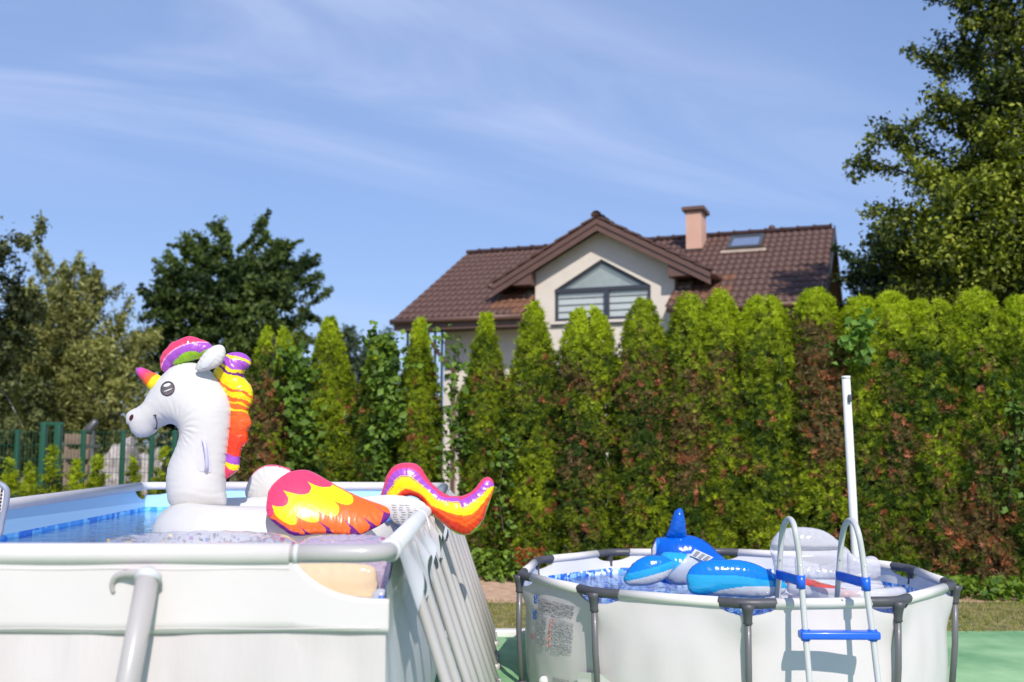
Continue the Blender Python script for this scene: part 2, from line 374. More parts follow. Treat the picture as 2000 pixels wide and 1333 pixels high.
M['pinkclear'] = clearfilm('lilac_clear_vinyl', (.72, .55, .68), .45)
M['redclear'] = clearfilm('red_clear_vinyl', (.80, .08, .05), .75)
M['water1'] = water('blue_pool_water', (.42, .74, .95), .3, 7)
M['water2'] = water('round_pool_water', (.62, .80, .96), .3, 10)
blues = [lin(30, 95, 195), lin(90, 155, 230), lin(240, 245, 250), lin(150, 200, 240), lin(45, 115, 215), lin(225, 235, 248), lin(120, 165, 220)]
M['mosaic2'] = mosaic('round_pool_liner', (.72, .72, .72), blues, .645, 30)
M['mosaic1'] = mosaic('blue_pool_liner', lin(160, 203, 236), [lin(40, 140, 230), lin(90, 175, 240), lin(20, 110, 215), lin(120, 195, 240), lin(60, 150, 235)], 1.115, 16, .95, lin(60, 150, 225))
M['glass'] = clearfilm('window_glass', (.45, .52, .52), .30, .03)
M['skyglass'] = mat('skylight_glass', (.35, .42, .55), .05, .6, var=.05)

# ------------------------------------------------------------------ ground
def sheet(name, pts, z, m, lab, kind='structure', th=0.0):
    n = len(pts); V = [(x, y, z) for x, y in pts]
    if th: V += [(x, y, z - th) for x, y in pts]; Fc = [tuple(range(n))] + [(i, i + n, (i + 1) % n + n, (i + 1) % n) for i in range(n)]
    else: Fc = [tuple(range(n))]
    o = mk(name, (V, Fc), m, smooth=False); tag(o, lab, None, None, kind); return o
sheet('ground', [(-200, -60), (200, -60), (200, 260), (-200, 260)], 0, M['grass'], 'rough lawn around the pools')
sheet('soil_path', [(-7, 12.0), (-7, 11.2), (0, 10.85), (3, 10.9), (9, 11.15), (9, 11.7), (4, 12.4), (0, 13.2)], .004, M['dirt'], 'bare soil strip along the foot of the hedge')
sheet('deck_mat', [(-7, -2), (9, -2), (9, 9.2), (5, 9.35), (1.2, 9.2), (-7, 8.9)], .008, M['mat'], 'green mat that both pools stand on')
e = mk('edging_strip', box((-1.3, 9.05, .03), (3.3, .12, .06), None, .008), M['white_edge']); tag(e, 'low white edging strip between the lawn and the green mat', None, None, 'structure')

# ------------------------------------------------------------------ foliage generators
def noise3(P, seed, fr):
    g = np.random.RandomState(seed); s = 0
    for i in range(6):
        k = g.randn(3) * fr; s = s + np.sin(P @ k + g.rand() * 6.28)
    return s / 6 * 1.6
def leaves(C, out, size, aspect, cols, g, fold=.25, droop=0.0, upb=.3):
    n = len(C)
    nrm = g.randn(n, 3) * .8 + out * .7 + np.array([0, 0, upb]); nrm /= np.linalg.norm(nrm, axis=1)[:, None]
    ax = g.randn(n, 3) + out * .6; ax[:, 2] -= droop; ax -= nrm * (ax * nrm).sum(1)[:, None]; ax /= np.linalg.norm(ax, axis=1)[:, None]
    sd_ = np.cross(nrm, ax); L = size * (0.65 + .7 * g.rand(n)); W = L * aspect
    p0 = C - ax * L[:, None] * .5; p1 = C + sd_ * W[:, None] * .5 + nrm * (fold * W)[:, None]; p2 = C + ax * L[:, None] * .5; p3 = C - sd_ * W[:, None] * .5 + nrm * (fold * W)[:, None]
    V = np.stack([p0, p1, p2, p3], 1).reshape(-1, 3); b = np.arange(n) * 4
    Fc = np.concatenate([np.stack([b, b + 1, b + 2], 1), np.stack([b, b + 2, b + 3], 1)])
    return V, Fc, np.repeat(cols, 4, 0)

def thuja(px, top, w, Lt=1.0, p=.7, N=9500, seed=0, brown=.5, D=None, twin=0., label='', group='thuja trees of the tall hedge', gapb=1.0, base=0.0, name='thuja_tree', bright=1.0):
    g = np.random.RandomState(seed + 11)
    if D is None: D = 13.17 / (1 + .243 * (px - 1000) / F)
    T = at(float(px), float(top), D); H = T.z; R0 = w / 2 * D / F * 1.05
    root = thing(name, label, 'hedge tree', (T.x, D, 0), group)
    def prof(h):
        r = np.clip((H - h) / Lt, 0, 1) ** p
        r = r * np.where(h < .5 * H, gapb + (1 - gapb) * h / (.5 * H), 1.0)
        return R0 * np.maximum(r, .03)
    nc_ = max(120, N // 10)                             # foliage tufts, each holding some ten sprays
    h = H * g.rand(nc_ * 3) ** .9
    th = -math.pi / 2 + (g.rand(nc_ * 3) - .5) * 2 * math.pi * np.where(g.rand(nc_ * 3) < .75, .56, 1.0)
    r = prof(h); keep = g.rand(nc_ * 3) < r / R0 * .8 + .2; h, th, r = h[keep][:nc_], th[keep][:nc_], r[keep][:nc_]
    lump = 1 + .06 * np.sin(th * 3 + h * 2.1 + seed) + .07 * np.sin(th * 5 - h * 4.7 + seed * 2) + .07 * np.sin(h * 9 + th * 2 + seed)
    rr = r * lump * (1.02 - .34 * g.rand(len(h)) ** 1.4)
    O0 = np.stack([np.cos(th), np.sin(th), 0 * th], 1); C0_ = np.stack([T.x + rr * np.cos(th), D + rr * np.sin(th), h], 1)
    if twin > 0: s = np.sign(np.cos(th)); k = np.clip((h - (H - 1.1)) / 1.1, 0, 1); C0_[:, 0] += s * k * twin * R0; C0_[:, 2] -= .05 * k
    ax0 = O0 * .55 + np.array([0, 0, .8]) + g.randn(len(h), 3) * .25; ax0 /= np.linalg.norm(ax0, axis=1)[:, None]
    ci = np.repeat(np.arange(len(h)), 10); e_ = g.rand(len(ci))
    C = C0_[ci] + ax0[ci] * ((e_ - .35) * .11)[:, None] + g.randn(len(ci), 3) * (.019 * (1.2 - e_))[:, None]
    O_ = O0[ci]; th = th[ci]; tuft = g.randn(len(h))[ci]; h = C[:, 2]
    n1_, n2_ = noise3(C, seed, 3.2), noise3(C, 77, 9.0)
    # colours: yellow green outer tips, olive inside, dead red brown patches
    dead = noise3(C * np.array([1, 1, .55]), 5 + seed, 2.1) * .5 + .35 * n2_ + .28 * np.cos(th + math.pi / 2) + brown - .61 - np.clip((h - (H - .8)) / .8, 0, 1) * .8
    isd = (dead * .62 + .13 * tuft + .08 * g.randn(len(h))) > .385
    tip = np.clip((h - (H - .75)) / .75, 0, 1)
    base_g = np.array([.125, .20, .012]); yel = np.array([.44, .51, .014]); deep = np.array([.042, .085, .010])
    k = np.clip(.33 + .30 * n1_ + .22 * n2_ + .24 * tuft + .12 * g.randn(len(h)) + .25 * (e_ - .5) + .75 * tip, 0, 1.15)[:, None]
    cc = deep * (1 - k) + base_g * k * .4 + yel * k * .75
    rust = np.array([.43, .165, .075]) * (0.45 + .95 * g.rand(len(h)))[:, None]; dull = np.array([.17, .125, .045]) * (0.7 + .6 * g.rand(len(h)))[:, None]
    isr = (-tuft * .6 + np.abs(noise3(C, seed + 9, 11.)) * 1.7 + g.randn(len(h)) * .35) > 1.15
    spot = (g.rand(len(C0_)) < .055 * min(1, brown * 2))[ci] & (h < H - .7); isd = isd | spot; isr = isr | spot
    cc = np.where(isd[:, None], np.where(isr[:, None], rust, dull), cc) * bright
    # each spray: three thin blades fanning up and outward
    n = len(h); Vs, Cs = [], []
    up = O_ * .55 + np.array([0, 0, .75]) + g.randn(n, 3) * .45; up /= np.linalg.norm(up, axis=1)[:, None]
    side = np.cross(up, O_ + g.randn(n, 3) * .7); side /= np.linalg.norm(side, axis=1)[:, None]
    L = .042 + .036 * g.rand(n)
    for a in (-.9, -.3, .3, .9):
        dv = up * math.cos(a) + side * math.sin(a); nn = np.cross(dv, side * .3 + O_); nn /= np.linalg.norm(nn, axis=1)[:, None] + 1e-9
        w_ = (L * .13)[:, None]; e = C + dv * L[:, None]; b_ = C + dv * (L * .15)[:, None]
        Vs.append(np.stack([b_ + nn * w_, e, b_ - nn * w_], 1)); Cs.append(np.repeat(cc, 3, 0).reshape(n, 3, 3))
    V = np.concatenate(Vs).reshape(-1, 3); Cl = np.concatenate(Cs).reshape(-1, 3); Fc = np.arange(len(V)).reshape(-1, 3)
    mk('foliage', (V, Fc), M['thuja'], root, False, Cl)
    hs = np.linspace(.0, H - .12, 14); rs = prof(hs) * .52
    mk('shaded_twig_core', tube([(T.x, D, z) for z in hs], rs, 12, up=(1, 0, 0)), M['core'], root)  # filler core for dense twigs, coloured dark so gaps look shaded
    mk('trunk', tube([(T.x, D, 0), (T.x + .01, D - .01, H * .5), (T.x, D, H * .9)], [.05, .035, .012], 7), M['bark'], root)
    return root

def crown_tree(name, label, cat, P, D, depth, nclump, per, clr, size, seed, hue, light, trunk=None, aspect=.5, group=None, droop=0., upb=.35, base_px=None, trunkmat='bark', tr=.18, aniso=(1, 1, .8), bright=1.0, Dsk=0., sprig=1.0, kp=1.3):
    """crown filled with leaf clumps inside outline P (photo pixels at distance D)"""
    g = np.random.RandomState(seed)
    O = np.array(P, float); x0, y0 = O.min(0); x1, y1 = O.max(0)
    inf = inflate(P, D, step=max(5.0, (x1 - x0) / 90), k=1, pucker=0, per=4)
    U, xs, ys = inf['U'], inf['xs'], inf['ys']; tmax = math.sqrt(2 * U.max())
    cs = []
    while len(cs) < nclump:
        x, y = x0 + g.rand() * (x1 - x0), y0 + g.rand() * (y1 - y0)
        i, j = int(round((y - ys[0]) / (ys[1] - ys[0]))), int(round((x - xs[0]) / (xs[1] - xs[0])))
        t = math.sqrt(2 * U[i, j]) / tmax
        if t <= 0.02: continue
        if g.rand() > .35 + .65 * t: continue
        s = 1 - g.rand() ** 2.0 * 1.25                    # most clumps near the front skin, some behind
        p = at(float(x), float(y), D); cs.append((p.x, D - t * depth * s + Dsk * 0, p.z, t))
    cs = np.array(cs); n = nclump * per
    ci = np.repeat(np.arange(nclump), per); cr_ = clr * (0.5 + .8 * g.rand(nclump)) * (0.5 + .6 * cs[:, 3])
    dv = g.randn(n, 3); dv /= np.linalg.norm(dv, axis=1)[:, None]
    rad = cr_[ci] * g.rand(n) ** .45 * (1 + .25 * np.sin(dv[:, 0] * 5 + dv[:, 2] * 7 + ci))
    ctr = np.array([cs[:, 0].mean(), D, cs[:, 2].mean()]); ax_ = cs[:, :3] - ctr; ax_ /= np.linalg.norm(ax_, axis=1)[:, None] + 1e-6
    ax_ = ax_ * .8 + g.randn(nclump, 3) * .55 + np.array([0, 0, .1]); ax_ /= np.linalg.norm(ax_, axis=1)[:, None]
    C = cs[ci, :3] + dv * (rad * (.35 + .6 * g.rand(n)))[:, None] * np.array(aniso) + ax_[ci] * (clr * sprig * np.clip(g.randn(n), -1.3, 1.6) * .62)[:, None]
    if droop > 0: C[:, 2] -= (rad / clr) ** 1.5 * droop * g.rand(n)
    k = (np.clip(.45 + .3 * noise3(C, seed, 1.1) + .4 * noise3(cs[ci, :3], seed + 3, 2.5) + .3 * g.randn(n), 0, 1) ** kp)[:, None]
    cc = (np.array(hue) * (1 - k) + np.array(light) * k) * bright  # sunlit and dark clumps are put into the leaf colour by noise
    V, Fc, Cl = leaves(C, dv, size, aspect, cc, g, droop=droop * .8, upb=upb)
    cpx = (x0 + x1) / 2 if base_px is None else base_px
    b = at(float(cpx), 800.0, D); root = thing(name, label, cat, (b.x, D, 0), group)
    mk('crown', (V, Fc), M['leaf'], root, False, Cl)
    gz = cs[:, 2].max(); zt = cs[:, 2].min() + .72 * (gz - cs[:, 2].min())
    mid = cs[:, 0].mean()
    path = [(b.x, D, 0), (b.x + (mid - b.x) * .3 + .05, D - .05, zt * .35), (b.x + (mid - b.x) * .6, D + .05, zt * .7), (mid, D, zt)]
    mk('trunk', tube(spline(path, 5), np.linspace(tr, tr * .25, 16), 9), M[trunkmat], root)
    gs = []
    for i in g.choice(nclump, min(nclump, 34), replace=False):
        f = .45 + .5 * g.rand(); s0 = np.array(path[0]) * (1 - f) + np.array(path[3]) * f; e = cs[i, :3]
        gs.append(tube([s0, (s0 + e) / 2 + np.array([0, 0, .25]), e], [tr * .22, tr * .12, tr * .03], 5))
    mk('limbs', join(*gs), M[trunkmat], root, kind='stuff')
    return root

# ------------------------------------------------------------------ house
HL = np.array([-2.58, 22.0]); Hr = np.array([.9325, -.3612]); Hd = np.array([.3612, .9325])
def hp(t, c, z): q = HL + Hr * t + Hd * c; return np.array([q[0], q[1], z])
ZE, SL = 4.40, .546
house = thing('house', 'cream house with brown tiled roof and gabled window behind the hedge', 'house', tuple(hp(4.5, 4, 0)))
HR = 4.03
GC, GW0, GW1, GHalf = 4.52, 3.01, 6.09, 2.36
GZ = 6.44
# main walls
def wallbox(t0, t1, c0, c1, z0, z1): return hexa([hp(t0, c0, z0), hp(t1, c0, z0), hp(t1, c1, z0), hp(t0, c1, z0)], [hp(t0, c0, z1), hp(t1, c0, z1), hp(t1, c1, z1), hp(t0, c1, z1)])
walls = mk('wall', join(wallbox(.84, GW0 - .003, .75, 7.3, 0, ZE + .34), wallbox(GW1 + .003, 8.55, .75, 7.3, 0, ZE + .34)), M['stucco'], house, False)
mk('gable_wall', (np.array([hp(8.56, .75, ZE + .3), hp(8.56, 7.3, ZE + .3), hp(8.56, 4.03, ZE + 2.05), hp(8.75, .75, ZE + .3), hp(8.75, 7.3, ZE + .3), hp(8.75, 4.03, ZE + 2.05)]), [(0, 1, 2), (3, 5, 4), (0, 2, 5, 3), (1, 4, 5, 2), (0, 3, 4, 1)]), M['darkbrown'], house, False, label='dark stained end gable of the house')
mk('gable_cladding', wallbox(8.552, 8.74, .76, 7.28, 0, ZE + .3), M['darkbrown'], house, False)
# roof slab (front is cut out round the window gable)
GC, GW0, GW1, GHalf = 4.52, 3.01, 6.09, 2.36
GZ = 6.44
def slab(pts, th=.1):
    n = np.cross(pts[1] - pts[0], pts[3] - pts[0]); n /= np.linalg.norm(n); n = n if n[2] > 0 else -n
    return hexa([p - n * th for p in pts], pts)
rz = lambda c: ZE + SL * c
def rs(t0, t1, c0, c1): return slab([hp(t0, c0, rz(c0) - .03), hp(t1, c0, rz(c0) - .03), hp(t1, c1, rz(c1) - .03), hp(t0, c1, rz(c1) - .03)])
back = slab([hp(-.05, HR, rz(HR)), hp(9.12, HR, rz(HR)), hp(9.12, 2 * HR, rz(0)), hp(-.05, 2 * HR, rz(0))])
roof = mk('roof', join(rs(-.05, GW0, 0, HR), rs(GW1, 9.12, 0, HR), rs(GW0, GW1, 2.2, HR), back), M['brown'], house, False)
# tiles
TW, TL = .3057, .345
up_ = np.array([Hd[0], Hd[1], SL]); up_ /= np.linalg.norm(up_); tr_ = np.array([Hr[0], Hr[1], 0]); nm_ = np.cross(tr_, up_)
def tile_mesh(name, w, l, m, nseg=12, amp=.026):
    V = []
    for y, zoff in ((l, .0), (0, .017), (0, -.004)):
        for i in range(nseg + 1):
            x = w * i / nseg; V.append((x, y, zoff + amp * (.5 + .5 * math.sin(2 * math.pi * (i / nseg) * 2.0 - .8))))
    n = nseg + 1; Fc = []
    for i in range(nseg): Fc.append((n + i, n + i + 1, i + 1, i)); Fc.append((2 * n + i, 2 * n + i + 1, n + i + 1, n + i))
    me = bpy.data.meshes.new(name); me.from_pydata(V, [], Fc); me.update(); me.polygons.foreach_set('use_smooth', np.array([True, False] * nseg)); me.materials.append(m); return me
tm = tile_mesh('roof_tile', TW, TL + .02, M['rooftile']); tmm = tile_mesh('mossy_roof_tile', TW, TL + .02, M['rooftile_moss'])
fr = Matrix(((tr_[0], up_[0], nm_[0], 0), (tr_[1], up_[1], nm_[1], 0), (tr_[2], up_[2], nm_[2], 0), (0, 0, 0, 1)))
slots = []
for j in range(13):
    for i in range(30):
        c = j * TL / 1.139; t = -.05 + i * TW
        tc_, cc_ = t + TW / 2, c + .15
        if 10 <= i < 20 and (rz(cc_) < GZ - SL * abs(tc_ - GC) or cc_ < .95): continue
        if rz(cc_) < GZ - SL * abs(tc_ - GC) - .15 and abs(tc_ - GC) < GHalf and cc_ > 1.6: continue
        slots.append((j, i, c, t))
slots.sort(key=lambda s: -s[3] + s[2] * .2)
loose = []
for q, (j, i, c, t) in enumerate(slots):
    pos = hp(t, c - .03, rz(c - .03)) + nm_ * .012
    jit = Matrix.Rotation(rnd.uniform(-.008, .008), 4, 'Z') @ Matrix.Rotation(rnd.uniform(-.006, .012), 4, 'X')
    mossy = (c < 1.25 and (7 <= i < 10 or 20 <= i < 24) and rnd.random() < .8)
    Mx = Matrix.Translation(Vector(pos - ORG['house'])) @ fr @ jit
    me_ = tmm if mossy else tm
    if q < 300:
        o = bpy.data.objects.new('roof_tile', me_); SC.collection.objects.link(o); o.parent = roof; o.matrix_local = Mx
    else:
        V = np.array([(Mx @ v.co)[:] for v in me_.vertices]) + ORG['house']; loose.append((V, [tuple(p.vertices) for p in me_.polygons]))
if loose: mk('roof_tiling', join(*loose), M['rooftile'], roof, False, kind='stuff')
def ridge_mesh(name, l, r):
    V, Fc = [], []
    for x, rr in ((-.0, r), (l * .86, r * .92), (l * .86, r * 1.16), (l, r * 1.16)):
        for k in range(9): a = math.pi * k / 8; V.append((x, rr * math.cos(a), rr * math.sin(a)))
    for i in range(3):
        for k in range(8): Fc.append((i * 9 + k, (i + 1) * 9 + k, (i + 1) * 9 + k + 1, i * 9 + k + 1))
    Fc.append(tuple(range(9))); Fc.append(tuple(27 + k for k in range(9)))
    me = bpy.data.meshes.new(name); me.from_pydata(V, [], Fc); me.materials.append(M['rooftile']); me.polygons.foreach_set('use_smooth', np.ones(len(Fc), bool)); return me
rm = ridge_mesh('ridge_tile', .375, .10)
frr = Matrix(((Hr[0], Hd[0], 0, 0), (Hr[1], Hd[1], 0, 0), (0, 0, 1, 0), (0, 0, 0, 1)))
for i in range(25):
    t = -.06 + i * .365
    o = bpy.data.objects.new('ridge_tile', rm); SC.collection.objects.link(o); o.parent = roof
    o.matrix_local = Matrix.Translation(Vector(hp(t, HR, rz(HR) + .0) - ORG['house'])) @ frr
mk('verge_board', join(hexa([hp(9.12, -.02, rz(0) - .22), hp(9.15, -.02, rz(0) - .22), hp(9.15, HR, rz(HR) - .22), hp(9.12, HR, rz(HR) - .22)], [hp(9.12, -.02, rz(0) + .06), hp(9.15, -.02, rz(0) + .06), hp(9.15, HR, rz(HR) + .06), hp(9.12, HR, rz(HR) + .06)]),
   hexa([hp(9.12, HR, rz(HR) - .22), hp(9.15, HR, rz(HR) - .22), hp(9.15, 2 * HR, rz(0) - .22), hp(9.12, 2 * HR, rz(0) - .22)], [hp(9.12, HR, rz(HR) + .06), hp(9.15, HR, rz(HR) + .06), hp(9.15, 2 * HR, rz(0) + .06), hp(9.12, 2 * HR, rz(0) + .06)])), M['darkbrown'], roof, False)
# eaves: fascia, soffit, gutters
for (t0, t1) in ((-.1, GW0 - .02), (GW1 + .02, 9.14)):
    mk('fascia', wallbox(t0 + .05, t1, -.0, .03, ZE - .26, ZE - .07), M['brown'], house, False)
    mk('soffit', wallbox(t0 + .05, t1, .032, .748, ZE - .24, ZE - .21), M['darkbrown'], house, False)
    P = [hp(t0, -.07, ZE - .06), hp(t1, -.07, ZE - .06)]
    mk('gutter', tube(P, .062, 10, up=(0, 0, 1)), M['brown'], house)
mk('downpipe', tube(spline([hp(.75, -.06, ZE - .1), hp(.75, -.06, ZE - .32), hp(1.0, .45, ZE - .95), hp(1.12, .66, ZE - 1.15), hp(1.12, .66, ZE - 1.4), hp(1.12, .66, 0)], 4), .045, 8), M['brown'], house)
# veranda posts and slats under the left eave
for i in range(6):
    mk('post', wallbox(.12 + i * .17, .16 + i * .17, .28, .33, 0, ZE - .22), M['anth'], house, False)
# window gable wall
zt = lambda t, off=0: GZ - .2 - SL * abs(t - GC) + off
cw = .78
A_, B_, C_, AP, E__ = [(GW0, 0), (GW1, 0), (GW1, zt(GW1)), (GC, zt(GC)), (GW0, zt(GW0))]
wa, wb, wc, wp, we = [(3.45, 4.30), (5.585, 4.30), (5.585, 4.99), (4.515, 5.61), (3.45, 4.99)]
outer, inner = [A_, B_, C_, AP, E__], [wa, wb, wc, wp, we]
V = [hp(t, cw, z) for t, z in outer] + [hp(t, cw, z) for t, z in inner] + [hp(t, cw + .14, z) for t, z in inner]
Fc = [(i, (i + 1) % 5, 5 + (i + 1) % 5, 5 + i) for i in range(5)] + [(5 + i, 5 + (i + 1) % 5, 10 + (i + 1) % 5, 10 + i) for i in range(5)]
side = join((np.array([hp(GW0, cw, 0), hp(GW0, 3.4, 0), hp(GW0, 3.4, zt(GW0)), hp(GW0, cw, zt(GW0))]), [(0, 1, 2, 3)]), (np.array([hp(GW1, cw, 0), hp(GW1, 3.4, 0), hp(GW1, 3.4, zt(GW1)), hp(GW1, cw, zt(GW1))]), [(3, 2, 1, 0)]))
mk('window_gable', join((np.array(V), Fc), side), M['stucco'], house, False, label='cream gable wall that holds the large window')
def bar(p, q, w, c0, c1):                           # bar between two (t,z) points in the wall plane
    p, q = np.array(p), np.array(q); d = (q - p) / np.linalg.norm(q - p); n = np.array([-d[1], d[0]]) * w / 2
    cs = [p - n, q - n, q + n, p + n]
    return hexa([hp(t, c1, z) for t, z in cs], [hp(t, c0, z) for t, z in cs])
win = mk('window', join(*[bar(inner[i], inner[(i + 1) % 5], .13, cw + .04 + .003 * i, cw + .1 + .002 * i) for i in range(5)]), M['anth'], house, False, label='anthracite framed window with pointed top')
mk('transom', bar((3.45, 4.97), (5.585, 4.97), .085, cw + .03, cw + .096), M['anth'], win, False)
mk('mullion', bar((4.62, 4.30), (4.62, 4.97), .10, cw + .026, cw + .094), M['anth'], win, False)
mk('sill', wallbox(3.38, 5.66, cw - .06, cw + .03, 4.20, 4.235), M['anth'], win, False)
for poly in ([(3.5, 4.35), (4.58, 4.35), (4.58, 4.93), (3.5, 4.93)], [(4.66, 4.35), (5.54, 4.35), (5.54, 4.93), (4.66, 4.93)], [(3.5, 5.0), (5.54, 5.0), (4.515, 5.58)]):
    mk('pane', (np.array([hp(t, cw + .07, z) for t, z in poly]), [tuple(range(len(poly)))]), M['glass'], win, False)
for k in range(4):
    for (a, b) in ((3.5, 4.58), (4.66, 5.54)):
        z = 4.37 + k * .15
        mk('blind_slat', hexa([hp(a, cw + .10, z), hp(b, cw + .10, z), hp(b, cw + .13, z + .11), hp(a, cw + .13, z + .11)], [hp(a, cw + .095, z + .006), hp(b, cw + .095, z + .006), hp(b, cw + .125, z + .116), hp(a, cw + .125, z + .116)]), M['blind'], win, False)
mk('pane_reflection_blind', (np.array([hp(t, cw + .13, z) for t, z in [(3.45, 4.97), (5.585, 4.97), (4.515, 5.6)]]), [(0, 1, 2)]), M['reflection_blind'], win, False, label='blind in the pointed pane, coloured as the grey green reflection')  # reflection in the upper pane is painted into this sheet
mk('room_back', (np.array([hp(t, cw + .45, z) for t, z in [(GW0, 4.1), (GW1, 4.1), (GW1, 5.3), (GW0, 5.3)]]), [(0, 1, 2, 3)]), M['darkbrown'], win, False)
# gable roof
c0 = .44
zl = GZ - SL * GHalf
gslabs = []
for s in (-1, 1):
    a, b = hp(GC, c0, GZ), hp(GC + s * GHalf, c0, zl); cB = (zl - ZE) / SL; cA = (GZ - ZE) / SL
    q = [a, b, hp(GC + s * GHalf, cB, zl), hp(GC, cA, GZ)]
    gslabs.append(hexa([p - np.array([0, 0, .13]) for p in q], [p for p in q]))
groof = mk('gable_roof', join(*gslabs), M['brown'], house, False, label='steep roof over the window gable')
for s in (-1, 1):
    for (off0, off1, cc0, cc1) in ((-.02, -.13, c0 - .03, c0 - .005), (-.13, -.27, c0 - .002, c0 + .03)):
        a0, b0 = hp(GC, cc0, GZ + off0), hp(GC + s * (GHalf + .02), cc0, zl + off0); a1, b1 = hp(GC, cc0, GZ + off1), hp(GC + s * (GHalf + .02), cc0, zl + off1)
        sh = np.array([Hd[0], Hd[1], 0]) * (cc1 - cc0)
        mk('bargeboard', hexa([a1, b1, b1 + sh, a1 + sh], [a0, b0, b0 + sh, a0 + sh]), M['brown'], groof, False)
    e0, e1 = (GC + s * (GHalf - .42), GC + s * (GHalf - .86)); zb = zl + SL * .42 - .28
    mk('eaves_box', hexa([hp(e0, c0 + .035, zb), hp(e1, c0 + .035, zb), hp(e1, cw + .2, zb), hp(e0, cw + .2, zb)], [hp(e0, c0 + .035, zb + .14), hp(e1, c0 + .035, zb + .37), hp(e1, cw + .2, zb + .37), hp(e0, cw + .2, zb + .14)]), M['brown'], groof, False)
    mk('gutter', tube([hp(GC + s * (GHalf + .08), c0 - .03, zl - .05), hp(GC + s * (GHalf + .08), 1.45, zl - .05)], .06, 10), M['brown'], groof)
    sv = np.array([Hr[0] * s, Hr[1] * s, -SL]); sv /= np.linalg.norm(sv); dv = np.array([Hd[0], Hd[1], 0]); nv = np.cross(sv, dv) * (-s); nv = nv if nv[2] > 0 else -nv
    for k in range(8):
        for c in range(2):
            p = hp(GC, c0 - .05 + c * .3, GZ) + sv * (k * .335); b = [p, p + dv * .3, p + dv * .3 + sv * .36 + nv * .03, p + sv * .36 + nv * .03]
            mk('roof_tile', hexa(b, [x + nv * .045 for x in b]), M['rooftile'], groof, False)
grm = Matrix(((Hd[0] * -1, Hr[0], 0, 0), (Hd[1] * -1, Hr[1], 0, 0), (0, 0, 1, 0), (0, 0, 0, 1)))
for i in range(9):
    o = bpy.data.objects.new('ridge_tile', rm); SC.collection.objects.link(o); o.parent = groof
    o.matrix_local = Matrix.Translation(Vector(hp(GC, c0 + .3 + i * .36, GZ + .03) - ORG['house'])) @ grm
# flashing where the gable meets the roof
for s, t in ((-1, GW0 - .16), (1, GW1 + .16)):
    mk('flashing', slab([hp(t - .16, .85, rz(.85) + .05), hp(t + .16, .85, rz(.85) + .05), hp(t + .16, 1.25, rz(1.25) + .06), hp(t - .16, 1.25, rz(1.25) + .06)], .02), M['lead'], roof, False)
# chimney
ct, cb = 5.9, 3.05
def cbx(t0, t1, a, b, z0, z1): return wallbox(t0, t1, a, b, z0, z1)
ch = mk('chimney', cbx(ct, ct + .36, cb, cb + .62, 5.5, 7.02), M['chim'], house, False, label='salmon rendered chimney on the roof')
mk('chimney_cap', join(cbx(ct - .04, ct + .40, cb - .04, cb + .66, 7.02, 7.05), cbx(ct - .08, ct + .44, cb - .08, cb + .70, 7.05, 7.13)), M['brown'], ch, False)
mk('flashing', cbx(ct - .03, ct + .39, cb - .05, cb + .5, rz(3.0), rz(3.0) + .1), M['darkbrown'], ch, False)
# skylight
def roofhit(px, py, off=.0):
    x, y, z = ray(px, py); d = np.array([x, y, z]); o = np.array([0, 0, HC]); p0 = hp(0, 0, ZE + off)
    k = np.dot(p0 - o, nm_) / np.dot(d, nm_); return o + d * k
sc_ = roofhit(1457, 480); 
def sk(a0, a1, b0, b1, h0, h1):
    q = [sc_ + tr_ * a + up_ * b for a, b in ((a0, b0), (a1, b0), (a1, b1), (a0, b1))]; return hexa([x + nm_ * h0 for x in q], [x + nm_ * h1 for x in q])
sl_ = mk('skylight', join(sk(-.38, .38, -.44, -.36, .03, .13), sk(-.38, .38, .36, .44, .03, .13), sk(-.38, -.31, -.36, .36, .03, .125), sk(.31, .38, -.36, .36, .03, .125)), M['lampm'], house, False, label='small roof window right of the chimney')
mk('pane', sk(-.31, .31, -.36, .36, .08, .095), M['skyglass'], sl_, False)
mk('flashing', sk(-.5, .5, -.62, -.45, .045, .06), M['lead'], sl_, False)
vp = roofhit(1508, 452)
mk('roof_vent', ellipsoid(vp + nm_ * .06, (.09, .09, .09), 10, 6), M['rooftile'], house)

# ------------------------------------------------------------------ trees behind
crown_tree('oak_tree', 'tall broadleaf tree with glossy leaves at the right behind the hedge', 'tree',
           [(1790, -90), (1775, -50), (1775, 0), (1832, 42), (1815, 80), (1758, 128), (1800, 152), (1862, 168), (1805, 205), (1742, 218), (1768, 252), (1705, 290), (1668, 322), (1722, 350), (1688, 385), (1705, 450), (1688, 500), (1665, 540), (1690, 600), (1720, 700), (1900, 840), (2200, 860), (2300, 400), (2260, -60), (2050, -160)],
           15.5, 2.3, 620, 300, .42, .085, 3, (.012, .030, .008), (.36, .40, .045), base_px=2150, tr=.3, aspect=.55, bright=1.0, kp=1.9)
crown_tree('garden_tree', 'paler bushy tree low down between the house and the tall tree', 'tree',
           [(1655, 470), (1700, 450), (1760, 500), (1850, 470), (1900, 430), (1980, 520), (2080, 500), (2080, 700), (1900, 760), (1650, 700), (1648, 560)],
           21, 1.5, 220, 200, .42, .12, 8, (.035, .06, .02), (.12, .16, .05), base_px=1800, tr=.15)
crown_tree('oak_tree', 'dark twin topped tree standing alone left of the house', 'tree',
           [(283, 570), (300, 590), (300, 620), (330, 690), (340, 760), (420, 800), (560, 800), (600, 700), (600, 640), (635, 575), (612, 545), (598, 500), (560, 470), (540, 440), (520, 418), (500, 440), (482, 480), (468, 535), (458, 455), (425, 445), (400, 465), (365, 480), (340, 510), (315, 545), (318, 575)],
           30, 2.0, 400, 165, .36, .15, 5, (.014, .034, .010), (.15, .21, .045), base_px=470, tr=.22)
